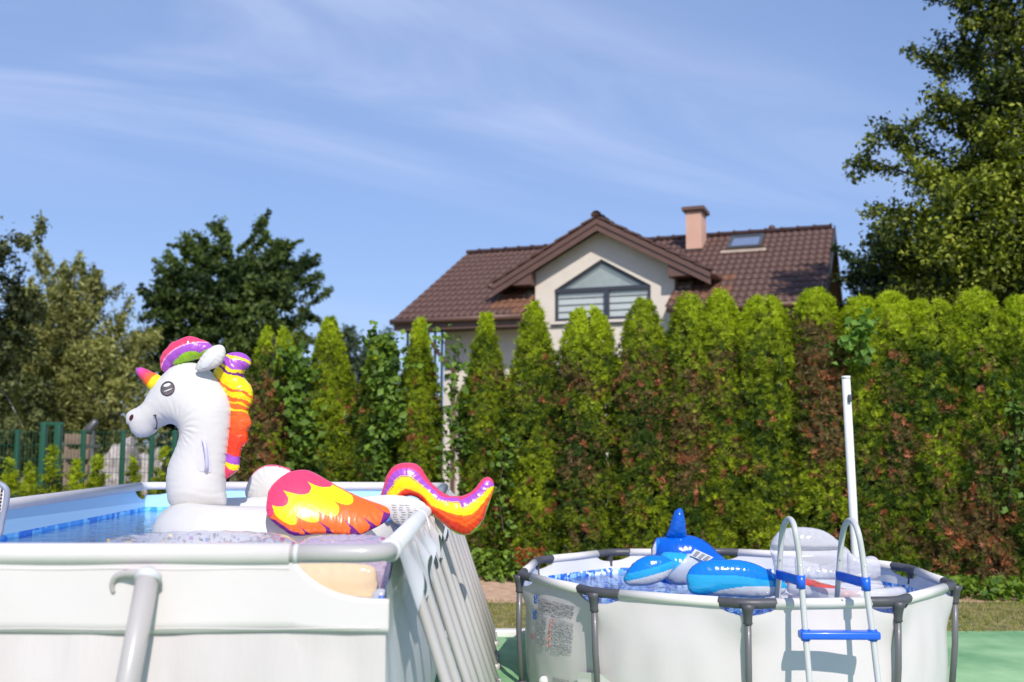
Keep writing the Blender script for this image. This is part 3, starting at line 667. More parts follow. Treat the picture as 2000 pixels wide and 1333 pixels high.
crown_tree('weeping_birch', 'pale olive weeping tree with hanging twigs left of the lone dark tree', 'tree',
           [(70, 540), (100, 500), (120, 490), (150, 515), (185, 512), (210, 525), (222, 560), (240, 575), (262, 620), (300, 640), (318, 720), (320, 800), (280, 900), (60, 900), (20, 700), (50, 600)],
           26, 1.6, 260, 220, .36, .14, 9, (.10, .11, .03), (.52, .52, .18), droop=.75, aspect=.3, base_px=170, tr=.16, aniso=(.8, .8, 1.0), trunkmat='birch')
crown_tree('birch_tree', 'tall pale trunked birch at the left edge behind the green fence', 'tree',
           [(-160, 430), (-60, 380), (0, 390), (30, 425), (75, 425), (100, 470), (80, 520), (95, 590), (70, 640), (90, 760), (60, 900), (-160, 900), (-220, 650)],
           22, 1.5, 150, 190, .40, .12, 12, (.03, .045, .016), (.24, .26, .09), base_px=2, tr=.14, trunkmat='birch', droop=.2)
crown_tree('background_tree', 'shaded deep green trees low behind the wooden hut frame', 'tree',
           [(-200, 640), (60, 600), (200, 640), (310, 655), (360, 720), (500, 720), (560, 800), (560, 960), (-200, 960)],
           32, 1.5, 210, 200, .62, .20, 15, (.008, .013, .006), (.030, .045, .014), base_px=250, tr=.15)
crown_tree('small_tree', 'faint grey green tree far off in the gap left of the house', 'tree',
           [(640, 700), (655, 650), (700, 640), (745, 662), (790, 690), (800, 780), (650, 800)],
           38, 1.4, 60, 150, .5, .17, 16, (.05, .08, .05), (.11, .15, .08), base_px=710, tr=.1)

# ------------------------------------------------------------------ the hedge
spec = [  # px, top y, width px, taper, power, brown, twin, gap, label
 (540, 640, 108, 1.0, .75, .62, .2, 1.0, 'first thuja of the hedge, twin topped, behind the unicorn mane'),
 (645, 628, 112, 1.3, .85, .40, 0, 1.0, 'pointed thuja, second from the left end of the hedge'),
 (742, 664, 92, 1.1, .9, .62, 0, 1.0, 'low vine tangled thuja, third from the left end of the hedge'),
 (820, 630, 74, 1.2, .9, .50, 0, .98, 'slender thuja just left of the white wall gap'),
 (949, 618, 84, 1.2, .85, .36, 0, .84, 'pointed thuja just right of the white wall gap'),
 (1044, 598, 108, 1.3, .85, .58, 0, .92, 'pointed thuja below the left end of the gable window'),
 (1148, 603, 118, 1.0, .5, .60, .12, 1.0, 'broad double topped thuja under the gable window'),
 (1256, 592, 118, 1.2, .62, .72, 0, 1.0, 'round topped thuja at the right corner of the gable window'),
 (1345, 582, 92, .9, .5, .60, 0, 1.0, 'left one of the close thuja pair below the chimney'),
 (1406, 577, 88, .9, .5, .56, 0, 1.0, 'right one of the close thuja pair below the chimney'),
 (1490, 582, 112, .7, .42, .60, .1, 1.0, 'flat topped thuja below the roof window'),
 (1592, 574, 108, .8, .45, .74, 0, 1.0, 'thuja in front of the dark end gable, rusty down its middle'),
 (1680, 586, 96, .7, .45, .50, 0, 1.0, 'thuja directly behind the white pole'),
 (1738, 583, 92, .6, .42, .56, 0, 1.0, 'green thuja next right of the white pole'),
 (1812, 588, 108, .6, .4, .64, .12, 1.0, 'low flat thuja, third from the right edge of the photo'),
 (1905, 577, 112, .7, .42, .80, 0, 1.0, 'rusty brown thuja, second from the right edge of the photo'),
 (1992, 588, 108, .7, .42, .62, 0, 1.0, 'thuja cut off by the right edge of the photo')]
for i, (px, top, w, Lt, p, br, tw, gp, lab) in enumerate(spec):
    thuja(px, top, w, Lt, p, 21000, i * 3 + 1, br, twin=tw, label=lab, gapb=gp)
# small thujas by the green fence
for i, (px, top, w, D, lab) in enumerate([(20, 905, 60, 12.6, 'small bright thuja at the left edge behind the rectangular pool'), (62, 902, 52, 12.4, 'small thuja left of the green gate posts'), (105, 880, 44, 13.0, 'slim young thuja between the two green gate posts'), (150, 900, 40, 12.6, 'tiny pointed thuja right of the green gate posts'),
        (192, 893, 52, 12.8, 'small thuja in front of the plank frame'), (264, 898, 42, 12.6, 'small thuja in front of the pale log stack'), (322, 880, 62, 12.9, 'small thuja behind the unicorn chin'), (398, 880, 70, 13.2, 'small thuja hidden behind the unicorn neck')]):
    thuja(px, top, w, .9, .95, 1500, 60 + i, .12, D=D, label=lab, group='young thujas along the green fence', name='young_thuja', bright=.8)

# vines climbing through the hedge
def vine(pts, D, n, seed, label, size=.10, c0=(.04, .085, .012), c1=(.19, .31, .035)):
    g = np.random.RandomState(seed); P = spline(pts, 10); i = g.randint(0, len(P), n)
    q = P[i] + g.randn(n, 2) * np.array([15, 14]); C = at(q[:, 0], q[:, 1], D); C[:, 1] += g.randn(n) * .06
    k = g.rand(n)[:, None] ** 1.2; cc = np.array(c0) * (1 - k) + np.array(c1) * k
    V, Fc, Cl = leaves(C, np.tile([0, -1., .3], (n, 1)), size, .75, cc, g, droop=.3)
    root = thing('climbing_vine', label, 'vine', (float(C[:, 0].mean()), D, float(C[:, 2].min())))
    mk('leaves', (V, Fc), M['leaf'], root, False, Cl, kind='stuff')
    mk('stem', tube([at(float(a), float(b), D + .05) for a, b in P[::2]], .008, 5), M['bark'], root)
vine([(892, 940), (874, 900), (900, 860), (876, 820), (898, 780), (880, 735), (896, 700), (850, 655)], 12.95, 260, 1, 'dark leaved vine hanging across the white wall gap in the hedge')
vine([(760, 960), (740, 880), (765, 810), (745, 740), (770, 690), (735, 660)], 13.0, 700, 2, 'leafy vine climbing the low thuja left of the wall gap')
vine([(585, 900), (600, 830), (570, 780), (590, 720), (560, 700)], 13.3, 420, 3, 'broad leaved vine between the two leftmost thujas', .12)
vine([(985, 1050), (975, 960), (985, 900), (992, 850)], 12.7, 160, 4, 'thin vine on the bare gap above the round pool left rim', .08)
vine([(1650, 690), (1668, 650), (1690, 640), (1672, 700)], 11.65, 110, 5, 'light green creeper on the hedge above the white pole', .10, (.06, .13, .02), (.16, .30, .04))
vine([(1975, 770), (1985, 850), (1970, 990)], 11.35, 140, 6, 'light green creeper on the hedge at the right edge', .08, (.06, .11, .02), (.15, .26, .04))
# low plants at the hedge foot
g = np.random.RandomState(40); n = 5200
xx = g.uniform(-2.2, 8, n); yy = 12.55 - .243 * xx + g.rand(n) * .55 - .25; zz_ = g.rand(n) ** 1.3 * np.where(xx < .6, .34, .20) + .02
k = g.rand(n)[:, None]; cc = np.array([.05, .11, .015]) * (1 - k) + np.array([.24, .36, .04]) * k
V, Fc, Cl = leaves(np.stack([xx, yy, zz_], 1), np.tile([0, -.5, .9], (n, 1)), .085, .7, cc, g)
tag(mk('ground_cover', (V, Fc), M['leaf'], None, False, Cl, loc=(0, 12.3, 0)), 'leafy low ground cover along the hedge foot', None, None, 'stuff')
g = np.random.RandomState(41); n = 420
C = at(g.uniform(1004, 1068, n), g.uniform(1070, 1108, n), 12.5); C[:, 1] += g.randn(n) * .08
V, Fc, Cl = leaves(C, np.tile([0, -1., .2], (n, 1)), .05, .35, np.array([.30, .08, .02]) * (0.5 + g.rand(n))[:, None], g)
tag(mk('dead_branch', (V, Fc), M['leaf'], None, False, Cl), 'dead rust coloured branch low in the hedge above the round pool left end', None, None, 'stuff')
# grass blades
g = np.random.RandomState(42); n = 26000
xx = g.uniform(-2.2, 8.5, n); yy = g.uniform(9.25, 11.1, n) ; k0 = noise3(np.stack([xx, yy, 0 * xx], 1), 4, 2.2)
ok = (g.rand(n) < .55 + .45 * k0) & (yy < 10.95 + .03 * xx + .2 * k0); xx, yy, k0 = xx[ok], yy[ok], k0[ok]; n = len(xx)
hh = .02 + .035 * g.rand(n); a = g.rand(n) * 6.28; dx, dy = np.cos(a) * .006, np.sin(a) * .006; lx, ly = g.randn(n) * .02, g.randn(n) * .02
V = np.stack([np.stack([xx - dx, yy - dy, 0 * xx], 1), np.stack([xx + dx, yy + dy, 0 * xx], 1), np.stack([xx + lx, yy + ly, hh], 1)], 1).reshape(-1, 3)
k = np.clip(.5 + .5 * k0 + .3 * g.randn(n), 0, 1)[:, None]; cc = np.array([.38, .30, .11]) * (1 - k) + np.array([.15, .25, .03]) * k
tag(mk('grass', (V, np.arange(3 * n).reshape(-1, 3)), M['leaf'], None, False, np.repeat(cc, 3, 0), loc=(3, 10, 0)), 'short dry lawn grass between hedge and mat', None, None, 'stuff')

# ------------------------------------------------------------------ green fence, gate posts, hut frame, logs, lamp
fence = thing('wire_fence', 'green wire mesh fence behind the rectangular pool', 'fence', (-6.5, 14.2, 0))
def fx(px, D=14.2): return (px - 1000) * D / F
for px in (-90, 40, 168, 245, 302, 345, 420):
    mk('fence_post', box((fx(px), 14.2, .93), (.06, .06, 1.86), None, .006), M['green_metal'], fence)
wires = []
for zi in range(10): wires.append(tube([(fx(-120), 14.17, .12 + zi * .19), (fx(460), 14.17, .12 + zi * .19)], .004, 4))
for i in range(84): x = fx(-120) + i * .05 * 1.0; wires.append(box((x, 14.165, .95), (.005, .005, 1.75)))
mk('wire_mesh', join(*wires), M['green_metal'], fence, False, kind='stuff')
gate = thing('gate_frame', 'green gate frame of two thick posts with a top bar', 'gate', (fx(106, 13.4), 13.4, 0))
for px in (91, 119): mk('gate_post', box((fx(px, 13.4), 13.4, .93 + (.04 if px > 100 else .06)), (.085 if px > 100 else .07, .09, 1.9), None, .008), M['green_metal'], gate)
mk('top_bar', box((fx(106, 13.4), 13.4, 1.93), (.30, .05, .05), None, .006), M['green_metal'], gate)
hut = thing('plank_frame', 'weathered wooden frame with horizontal boards behind the fence', 'wooden frame', (fx(160, 17), 17, 0))
for px in (137, 184): mk('post', box((fx(px, 17), 17, .9), (.08, .08, 1.84), None, .006), M['oldwood'], hut)
for k in range(6): mk('board', box((fx(161, 17), 16.93, .45 + k * .255), (.40, .035, .17), Matrix.Rotation(rnd.uniform(-.02, .02), 4, 'Y'), .006), M['oldwood'], hut)
def rock(label, px0, px1, ytop, D, seed):
    c = at((px0 + px1) / 2, ytop, D); w_ = (px1 - px0) * D / F / 2; h_ = c.z
    Vr, Fr = ellipsoid((0, 0, 0), (1, 1, 1), 48, 32)
    dn = 1 + .16 * noise3(Vr, seed, 2.2) + .09 * noise3(Vr, seed + 1, 6.) + .05 * noise3(Vr, seed + 2, 14.)
    Vr = np.sign(Vr) * np.abs(Vr) ** .7 * dn[:, None] * np.array([w_ * 1.1, .4, h_ * .58]) + np.array([c.x, D, h_ * .46])
    tag(mk('rock', (Vr, Fr), M['palewood'], None, False), label, 'rock', 'pale rocks behind the fence')
rock('tall pale rough rock standing right of the plank frame', 214, 262, 878, 16.5, 3)
rock('lower pale rock left of the unicorn neck behind the fence', 258, 318, 892, 17.2, 8)
lamp = thing('garden_spotlight', 'dark tilted spotlight on a short post by the plank frame', 'spotlight', (fx(180, 15), 15, 0))
q = [at(172, 846, 15), at(176, 838, 15), at(187, 824, 15), at(189, 821, 15)]
mk('lamp_head', tube(q, [.075, .07, .055, .03], 12), M['lampm'], lamp)
mk('post', tube([(q[1].x + .05, 15, 0), (q[1].x + .05, 15, q[1].z - .03)], .03, 8), M['lampm'], lamp)
mk('bracket', box((q[1].x + .04, 15, 1.62), (.22, .06, .05), None, .01), M['lampm'], lamp)

# ------------------------------------------------------------------ white pole behind the round pool
p0, p1 = at(1652, 738, 9.3), at(1671, 1090, 9.25); p2 = p1 + (p1 - p0) / (p1 - p0).length * (p1.z / abs((p1 - p0).normalized().z))
pole = thing('white_pole', 'white plastic pole standing behind the round pool', 'pole', tuple(p2))
mk('tube', tube([p0, p1, p2], .038, 14), M['whitepole'], pole)
mk('cap', tube([p0 + Vector((0, 0, -.01)), p0 + Vector((0, 0, .015))], .041, 14), M['whitepole'], pole)
mk('clip', box(at(1660, 778, 9.24), (.03, .03, .07), None, .006), M['lampm'], pole)

# ------------------------------------------------------------------ round pool
HRM = .773
obs = [(1461, 1177), (1755, 1175), (1863, 1143), (1769, 1112), (1600, 1086), (1412, 1081), (1191, 1081), (1047, 1095), (1014, 1122), (1160, 1154)]
cx, cy, rot = 1.5838, 7.4604, -.1356
VP_ = []
for k_, (u, v) in enumerate(obs):
    a = rot + k_ * 2 * math.pi / 10; fit = np.array([cx + 1.525 * math.sin(a), cy - 1.525 * math.cos(a)])
    o_ = onz(u, v, HRM); w_ = .55; VP_.append(np.array([*(fit * (1 - w_) + np.array([o_.x, o_.y]) * w_), HRM]))
rp = thing('round_pool', 'round above ground pool with pale grey wall and charcoal joints', 'swimming pool', (cx, cy, 0))
NS = 26; per_, cenx = [], np.array([cx, cy])
for k_ in range(10):
    A, B = VP_[k_][:2], VP_[(k_ + 1) % 10][:2]
    for j in range(NS):
        s = j / NS; p = A * (1 - s) + B * s; d = p - cenx; L = np.linalg.norm(d)
        ra = (np.linalg.norm(A - cenx) * (1 - s) + np.linalg.norm(B - cenx) * s)
        dd = min(s, 1 - s) * np.linalg.norm(B - A); per_.append((p, d / L, L, ra, dd))
def wall_rows(inset, zs, cut=True):
    P = np.zeros((len(zs), len(per_) + 1, 3))
    for i, zf in enumerate(zs):
        for j in range(len(per_) + 1):
            p, n, L, ra, dd = per_[j % len(per_)]
            top = HRM + .012 - (.085 * max(0, 1 - (dd / .20) ** 2) ** .5 if cut and dd < .20 else 0)
            z = .0 + zf * top; f = max(0, min(1, (1 - zf) / .35)); f = f * f * (3 - 2 * f)
            rad = L * (1 - f) + (ra - .075 + .02 * math.sin(math.pi * min(1, (1 - zf) / 1.0))) * f
            wr = .004 * math.sin(j * .9) * math.sin(zf * 5 + j * .05) * f
            q = cenx + n * (rad - inset + wr - (.0 if f > 0 else 0)); P[i, j] = (q[0], q[1], z)
    return P
zs = [0, .06, .15, .3, .45, .6, .7, .78, .85, .9, .94, .97, 1.0]
wl_ = mk('pool_wall', grid(wall_rows(-.004, zs)), M['pv'], rp)
mk('inner_liner', grid(wall_rows(.012, [.012] + zs[1:])), M['mosaic2'], rp)
n = len(per_); mk('pool_floor', (np.array([cenx[0], cenx[1], .02]).reshape(1, 3).repeat(1, 0).tolist() + [tuple(p) for p in wall_rows(.012, [0])[0][:-1] + np.array([0, 0, .02])], [(0, 1 + j, 1 + (j + 1) % n) for j in range(n)]), M['mosaic2'], rp)
ring = wall_rows(.02, [.6 / HRM], False)[0][:-1]; ring[:, 2] = .605
o = mk('round_pool_water', (np.vstack([[cenx[0], cenx[1], .605], ring]), [(0, 1 + j, 1 + (j + 1) % n) for j in range(n)]), M['water2'], None, True, loc=(cx, cy, .605)); tag(o, 'water filling the round pool', None, None, 'structure')
for k_ in range(10):
    A, B = VP_[k_], VP_[(k_ + 1) % 10]; d = (B - A) / np.linalg.norm(B - A); Pv = VP_[k_ - 1]; dp = (Pv - A) / np.linalg.norm(Pv - A)
    mk('rim_tube', tube([A + d * .165, (A + B) / 2 - np.array([0, 0, .003]), B - d * .165], .031, 12, caps=True), M['rim'], rp)
    jt = mk('rim_joint', tube(spline([A + dp * .19, A + dp * .12, A + dp * .04, A + d * .04, A + d * .12, A + d * .19], 3), [.027] + [.031] * 14 + [.027], 12), M['dark'], rp)
    nrm = (A - np.array([cx, cy, HRM])); nrm /= np.linalg.norm(nrm)
    foot = A - nrm * (.055 if k_ != 8 else .02) + nrm * .01; foot[2] = 0
    T0 = A + nrm * .012; ld = (foot - T0) / np.linalg.norm(foot - T0)
    mk('joint_socket', tube([T0 + ld * .0, T0 + ld * .035, T0 + ld * .07, T0 + ld * .10, T0 + ld * .115, T0 + ld * .118], [.048, .034, .028, .026, .029, .025], 12), M['dark'], jt)
    lg = mk('leg', tube([T0 + ld * .08, T0 * .5 + foot * .5 + nrm * .012, foot], .0205, 12), M['legdark'], rp)
    mk('foot', tube([foot + np.array([0, 0, .0]), foot + np.array([0, 0, .04])], .032, 10), M['dark'], lg)
# strap and pockets low on the wall
def wallpt(px, py, off=.006):                                # point on the outer wall seen at a photo pixel
    best = None
    x, y, z = ray(px, py)
    for k in np.linspace(4.5, 8.5, 400):
        p = np.array([x / y * k, k, HC + z / y * k]); zf = p[2] / (HRM + .012)
        if zf > 1.02: continue
        d = p[:2] - cenx; ang = math.atan2(d[0], -d[1]); j = int(round(((ang - rot) % (2 * math.pi)) / (2 * math.pi) * len(per_))) % len(per_)
        _, nn, L, ra, dd = per_[j]; f = max(0, min(1, (1 - zf) / .35)); f = f * f * (3 - 2 * f); rad = L * (1 - f) + (ra - .075 + .02 * math.sin(math.pi * min(1, 1 - zf))) * f + .006
        if np.linalg.norm(d) < rad: best = p; break
    if best is None: best = p
    v = np.array([x, y, z]) / np.linalg.norm([x, y, z]); return best - v * (off + .004)
def patch(quad, nu, nv, off):
    P = np.zeros((nv + 1, nu + 1, 3)); q = np.array(quad, float)
    for i in range(nv + 1):
        for j in range(nu + 1):
            s, t = j / nu, i / nv; u = (q[0] * (1 - s) + q[1] * s) * (1 - t) + (q[3] * (1 - s) + q[2] * s) * t; P[i, j] = wallpt(u[0], u[1], off)
    return grid(P)
def bil(quad, s, t): q = np.array(quad, float); return (q[0] * (1 - s) + q[1] * s) * (1 - t) + (q[3] * (1 - s) + q[2] * s) * t
def textlines(quad, rows, gap, m, off, seed, name='text_line'):
    gs = []; g = random.Random(seed)
    for r_ in range(rows):
        t0, t1 = (r_ + gap / 2) / rows, (r_ + 1 - gap / 2) / rows; s = 0
        while s < .97:
            e = min(1, s + g.uniform(.05, .16)); gs.append(patch([bil(quad, s, t0), bil(quad, e, t0), bil(quad, e, t1), bil(quad, s, t1)], 1, 1, off)); s = e + .018
    return join(*gs)
Q = lambda pts: crop(pts, 1000, 1130, 6.565)
lab = mk('printed_instructions', textlines(Q([(335, 245), (800, 360), (785, 520), (325, 410)]), 7, .45, M['text'], .003, 1), M['text'], wl_, False, label='grey printed warning text block on the pool wall')
mk('printed_instructions', textlines(Q([(300, 450), (445, 490), (425, 740), (290, 705)]), 15, .35, M['textl'], .003, 2), M['textl'], wl_, False)
mk('printed_instructions', textlines(Q([(540, 515), (790, 575), (775, 830), (510, 770)]), 15, .35, M['textl'], .003, 3), M['textl'], wl_, False)
mk('printed_instructions', textlines(Q([(290, 720), (425, 760), (415, 885), (280, 850)]), 8, .35, M['textl'], .003, 4), M['textl'], wl_, False)
mk('printed_instructions', textlines(Q([(510, 790), (770, 850), (755, 980), (500, 925)]), 8, .35, M['textl'], .003, 5), M['textl'], wl_, False)
mk('printed_instructions', textlines(Q([(520, 1265), (730, 1310), (730, 1390), (520, 1345)]), 4, .5, M['text'], .003, 6), M['text'], wl_, False)
def disc(pxy, r, off, seg=14, hole=0.):
    V, Fc = [], []
    for i in range(seg):
        a = 2 * math.pi * i / seg; V.append(wallpt(pxy[0] + r * math.cos(a) * .85, pxy[1] + r * math.sin(a) * 1.15, off)); V.append(wallpt(pxy[0] + r * hole * math.cos(a) * .85, pxy[1] + r * hole * math.sin(a) * 1.15, off))
    for i in range(seg): j = (i + 1) % seg; Fc.append((2 * i, 2 * j, 2 * j + 1, 2 * i + 1))
    return np.array(V), Fc
for (x, y) in Q([(300, 245), (300, 295), (288, 440), (290, 495)]): mk('printed_symbol', disc((x, y), 4.2, .003, hole=.25), M['bluep'], wl_, False)
for (x, y) in Q([(503, 545), (492, 620), (482, 690), (470, 770), (470, 850), (262, 745)]): mk('printed_symbol', disc((x, y), 4.2, .004, hole=.62), M['redp'], wl_, False)
for (x, y) in Q([(503, 548), (490, 660), (475, 855)]): mk('printed_symbol', disc((x, y), 1.4, .005), M['text'], wl_, False)
for quad in (Q([(115, 935), (205, 950), (205, 1140), (120, 1120)]), [(1128, 1312), (1192, 1318), (1192, 1360), (1128, 1352)]):
    mk('strap_pocket', patch(quad, 3, 3, .035), M['rim'], wl_, False)
mk('drain_plug', tube([wallpt(1062, 1330, .0), wallpt(1062, 1330, .03)], [.035, .03], 12), M['sleeve'], wl_)

# ------------------------------------------------------------------ ladder over the round pool rim
lad = thing('pool_ladder', 'pale tubular ladder with blue steps over the round pool rim', 'ladder', (1.9, 5.9, 0))
def Lp(px, py, D): return np.array(at(px, py, D))
railsets = {}
for key, ptsn in (('a', [(1516, 1210, 6.22), (1519, 1170, 6.2), (1524, 1080, 6.16), (1527, 1045, 6.13), (1532, 1024, 6.08), (1540, 1014, 6.02), (1548, 1020, 5.95), (1554, 1042, 5.9), (1561, 1090, 5.90), (1566, 1150, 5.88), (1573, 1240, 5.84), (1581, 1333, 5.79)]),
                  ('b', [(1632, 1210, 6.22), (1635, 1170, 6.2), (1641, 1080, 6.16), (1645, 1048, 6.13), (1650, 1027, 6.08), (1659, 1017, 6.02), (1669, 1023, 5.95), (1677, 1045, 5.9), (1685, 1090, 5.90), (1692, 1150, 5.88), (1704, 1240, 5.84), (1715, 1333, 5.79)])):
    P = [Lp(*q) for q in ptsn]; d = P[-1] - P[-2]; P.append(P[-1] + d * ((P[-1][2]) / abs(d[2])))
    d0 = P[0] - P[1]; P.insert(0, P[0] + d0 * ((P[0][2] - .05) / abs(d0[2])))
    rl = mk('handrail', tube(spline(P, 4), .0175, 12), M['ladder'], lad); railsets[key] = P
    mk('tube_joint', tube([P[-2] + (P[-1] - P[-2]) * -.0 - np.array([0, 0, .0]), P[-2] + (P[-1] - P[-2]) * .02], .0185, 12), M['legdark'], rl)
def alongx(P, z):
    for i in range(len(P) - 1, 0, -1):
        if P[i][2] <= z <= P[i - 1][2]: f = (z - P[i][2]) / (P[i - 1][2] - P[i][2]); return P[i] * (1 - f) + P[i - 1] * f
zst = float(Lp(1573, 1240, 5.84)[2])
for i in range(3):
    z = zst - i * .305
    if z < .05: break
    a, b = alongx(railsets['a'], z), alongx(railsets['b'], z); c = (a + b) / 2
    st = mk('step', join(box(c + np.array([0, .0, 0]), (np.linalg.norm(b - a) + .07, .085, .045), None, .012)), M['bluepl'], lad)
    for e_ in (a, b): mk('step_clamp', tube([e_ - np.array([0, 0, .032]), e_ + np.array([0, 0, .030])], .027, 12), M['bluepl'], st)
for key, (i0, i1) in (('a', ((1519, 1122, 6.18), (1564, 1136, 5.885))), ('b', ((1636, 1124, 6.18), (1691, 1140, 5.885)))):
    a, b = Lp(*i0), Lp(*i1); d = b - a; L = np.linalg.norm(d); yaw = math.atan2(d[1], d[0])
    br = mk('cross_brace', box((a + b) / 2, (L + .02, .022, .055), Matrix.Rotation(yaw, 4, 'Z') @ Matrix.Rotation(-math.asin(d[2] / L), 4, 'Y'), .006), M['bluepl'], lad)
    mk('brace_collar', tube([b - np.array([0, 0, .04]), b + np.array([0, 0, .035])], .027, 12), M['bluepl'], br)
    for (px, py, D) in ((i0[0] + 4, 1095, 6.13), (i1[0] - 1, 1105, 5.83)): mk('screw', ellipsoid(Lp(px, py, D - .02), (.007, .007, .007), 8, 5), M['whitepole'], br)

# ------------------------------------------------------------------ rectangular pool
HB = 1.307; C0 = np.array([-.4655, 3.788]); yw = -.0268
ul = np.array([-math.cos(yw), math.sin(yw)]); ud = np.array([math.sin(yw), math.cos(yw)])    # left along the near side, away along the long side
ul = np.array([-ud[1], ud[0]])
def bp(a, b, z): q = C0 + ul * a + ud * b; return np.array([q[0], q[1], z])
WB, LB = 2.74, 5.49
bpool = thing('rectangular_pool', 'large rectangular frame pool with white fabric walls in the foreground', 'swimming pool', tuple(bp(WB / 2, LB / 2, 0)))
# walls: function of side with cut corners
def cut_top(s, L, cl, depth):                         # s distance along from each end
    d = min(s, L - s)
    if d >= cl: return 0.
    x = 1 - d / cl; return depth * (1 - (1 - x) ** 2.6) ** .75 if x > 0 else 0
def wallgrid(P0, dirv, L, outn, inset, depth, cl, zrows, bulge, zoff=0., fold=0.):
    ns = 90; P = np.zeros((len(zrows), ns + 1, 3))
    sv = np.concatenate([np.linspace(0, cl, 22)[:-1], np.linspace(cl, L - cl, ns - 41), np.linspace(L - cl, L, 22)[1:]]); ns = len(sv) - 1; P = np.zeros((len(zrows), ns + 1, 3))
    for j, s in enumerate(sv):
        top = HB - .0 - cut_top(s, L, cl, depth); d_ = min(s, L - s)
        for i, zf in enumerate(zrows):
            z = zf * top; o_ = bulge * math.sin(math.pi * max(0, (.8 - zf) / .8)) * min(1, d_ / .8) ** .6 + inset + fold * math.sin(s * 23 + 2 * math.sin(s * 7)) * min(1, (1 - zf) * 3)
            q = P0 + dirv * s + outn * o_; P[i, j] = (q[0], q[1], z + zoff)
    return grid(P)
zr = [0, .2, .4, .6, .7, .78, .79, .85, .9, .95, .98, 1]
sides = [(C0, ul, WB, -ud, .165, .36, 'front'), (C0, ud, LB, -ul, .12, .30, 'right'), (C0 + ul * WB, ud, LB, ul, .12, .30, 'left'), (C0 + ud * LB, ul, WB, ud, .085, .33, 'back')]
for P0, dv, L, on, dep, cl, nm in sides:
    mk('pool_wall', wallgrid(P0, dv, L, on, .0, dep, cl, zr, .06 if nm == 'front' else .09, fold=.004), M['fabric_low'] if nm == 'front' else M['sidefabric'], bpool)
    mk('inner_liner', wallgrid(P0, dv, L, -on, .006, dep, cl, [.02] + zr[1:], .0), M['mosaic1'], bpool)
# broad white band along the top of the near wall
def band():
    cl, L = .36, WB; sv = np.concatenate([np.linspace(0, cl, 26)[:-1], np.linspace(cl, L, 60)]); P = np.zeros((8, len(sv), 3)); Pb = P.copy()
    for j, s in enumerate(sv):
        top = HB + .0 - cut_top(s, 99, cl, .165); zb = 1.022 + .004 * math.sin(s * 5)
        for i, f in enumerate(np.linspace(0, 1, 8)):
            z = zb + (top - zb) * f; o_ = .012 + .003 * math.sin(s * 9) + (.0 if z < 1.27 else .0); q = C0 + ul * (s - .012) - ud * o_; P[i, j] = (q[0], q[1], z)
    a, fa = grid(P); return a, fa
for z_ in (1.036, 1.252):
    pts = [C0 + ul * s_ - ud * (.0165 + .003 * math.sin(s_ * 9)) for s_ in np.linspace(.02 if z_ < 1.2 else .36, 2.7, 60)]
    mk('weld_seam', tube([np.array([q_[0], q_[1], z_ + .002 * math.sin(i_ * .5)]) for i_, q_ in enumerate(pts)], .0022, 4), M['fabric'], bpool)
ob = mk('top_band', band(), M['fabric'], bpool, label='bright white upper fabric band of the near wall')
sm = ob.modifiers.new('thickness', 'SOLIDIFY'); sm.thickness = .003; sm.offset = -1
# rails
def rail(P, name, m, r=.033, seg=14): return mk(name, tube(P, r, seg), m, bpool)
rail([bp(.36, 0, HB), bp(WB - .36, 0, HB)], 'rail_sleeve', M['fabric'], .039)
rail([bp(0, .16, HB), bp(-.012, 2.7, HB - .004), bp(0, LB - .3, HB)], 'rail_sleeve', M['sleeve'], .040)
rail([bp(WB, .3, HB), bp(WB + .012, 2.7, HB - .004), bp(WB, LB - .16, HB)], 'rail_sleeve', M['fabric'], .039)
rail([bp(.3, LB, HB), bp(WB - .36, LB, HB)], 'rail_sleeve', M['fabric'], .037)
def corner(a, b, sa, sb, m):
    r_ = .11; pts = [bp(a + sa * .40, b, HB), bp(a + sa * (r_ + .06), b, HB)]
    for k in range(7): t = math.pi / 2 * k / 6; pts.append(bp(a + sa * r_ * (1 - math.sin(t)), b + sb * r_ * (1 - math.cos(t)), HB))
    pts.append(bp(a, b + sb * .34, HB)); return rail(pts, 'corner_tube', m, .034, 18)
cm = M['cornertube']
ct0 = corner(0, 0, 1, 1, cm); corner(0, LB, 1, -1, M['frame']); corner(WB, 0, -1, 1, M['frame']); corner(WB, LB, -1, -1, M['sleeve'])
mk('tube_collar', tube([bp(.345, 0, HB), bp(.33, 0, HB)], .0365, 16), M['sleeve'], ct0)
# cuff of the side sleeve at the near corner
mk('sleeve_cuff', tube([bp(.0, .10, HB), bp(0, .125, HB), bp(0, .16, HB)], [.043, .047, .041], 18), M['sleeve'], bpool)
# side flap with scalloped lower edge, right side
def flap(sgn, a0):
    sv = np.linspace(.05, LB - .15, 240); P = np.zeros((5, len(sv), 3))
    for j, s in enumerate(sv):
        ph = ((s - .1) % .5) / .5; dp = .10 + .16 * abs(math.cos(math.pi * ph)) ** 1.6
        for i in range(5):
            f = i / 4; P[i, j] = bp(a0 - sgn * (.042 + .075 * (1 - f) + .008 * math.sin(s * 30) * (1 - f)), s, HB - dp + (dp - .01) * f)
    return grid(P)
mk('side_flap', flap(1, 0), M['sleeve'], bpool); mk('side_flap', flap(-1, WB), M['sleeve'], bpool)
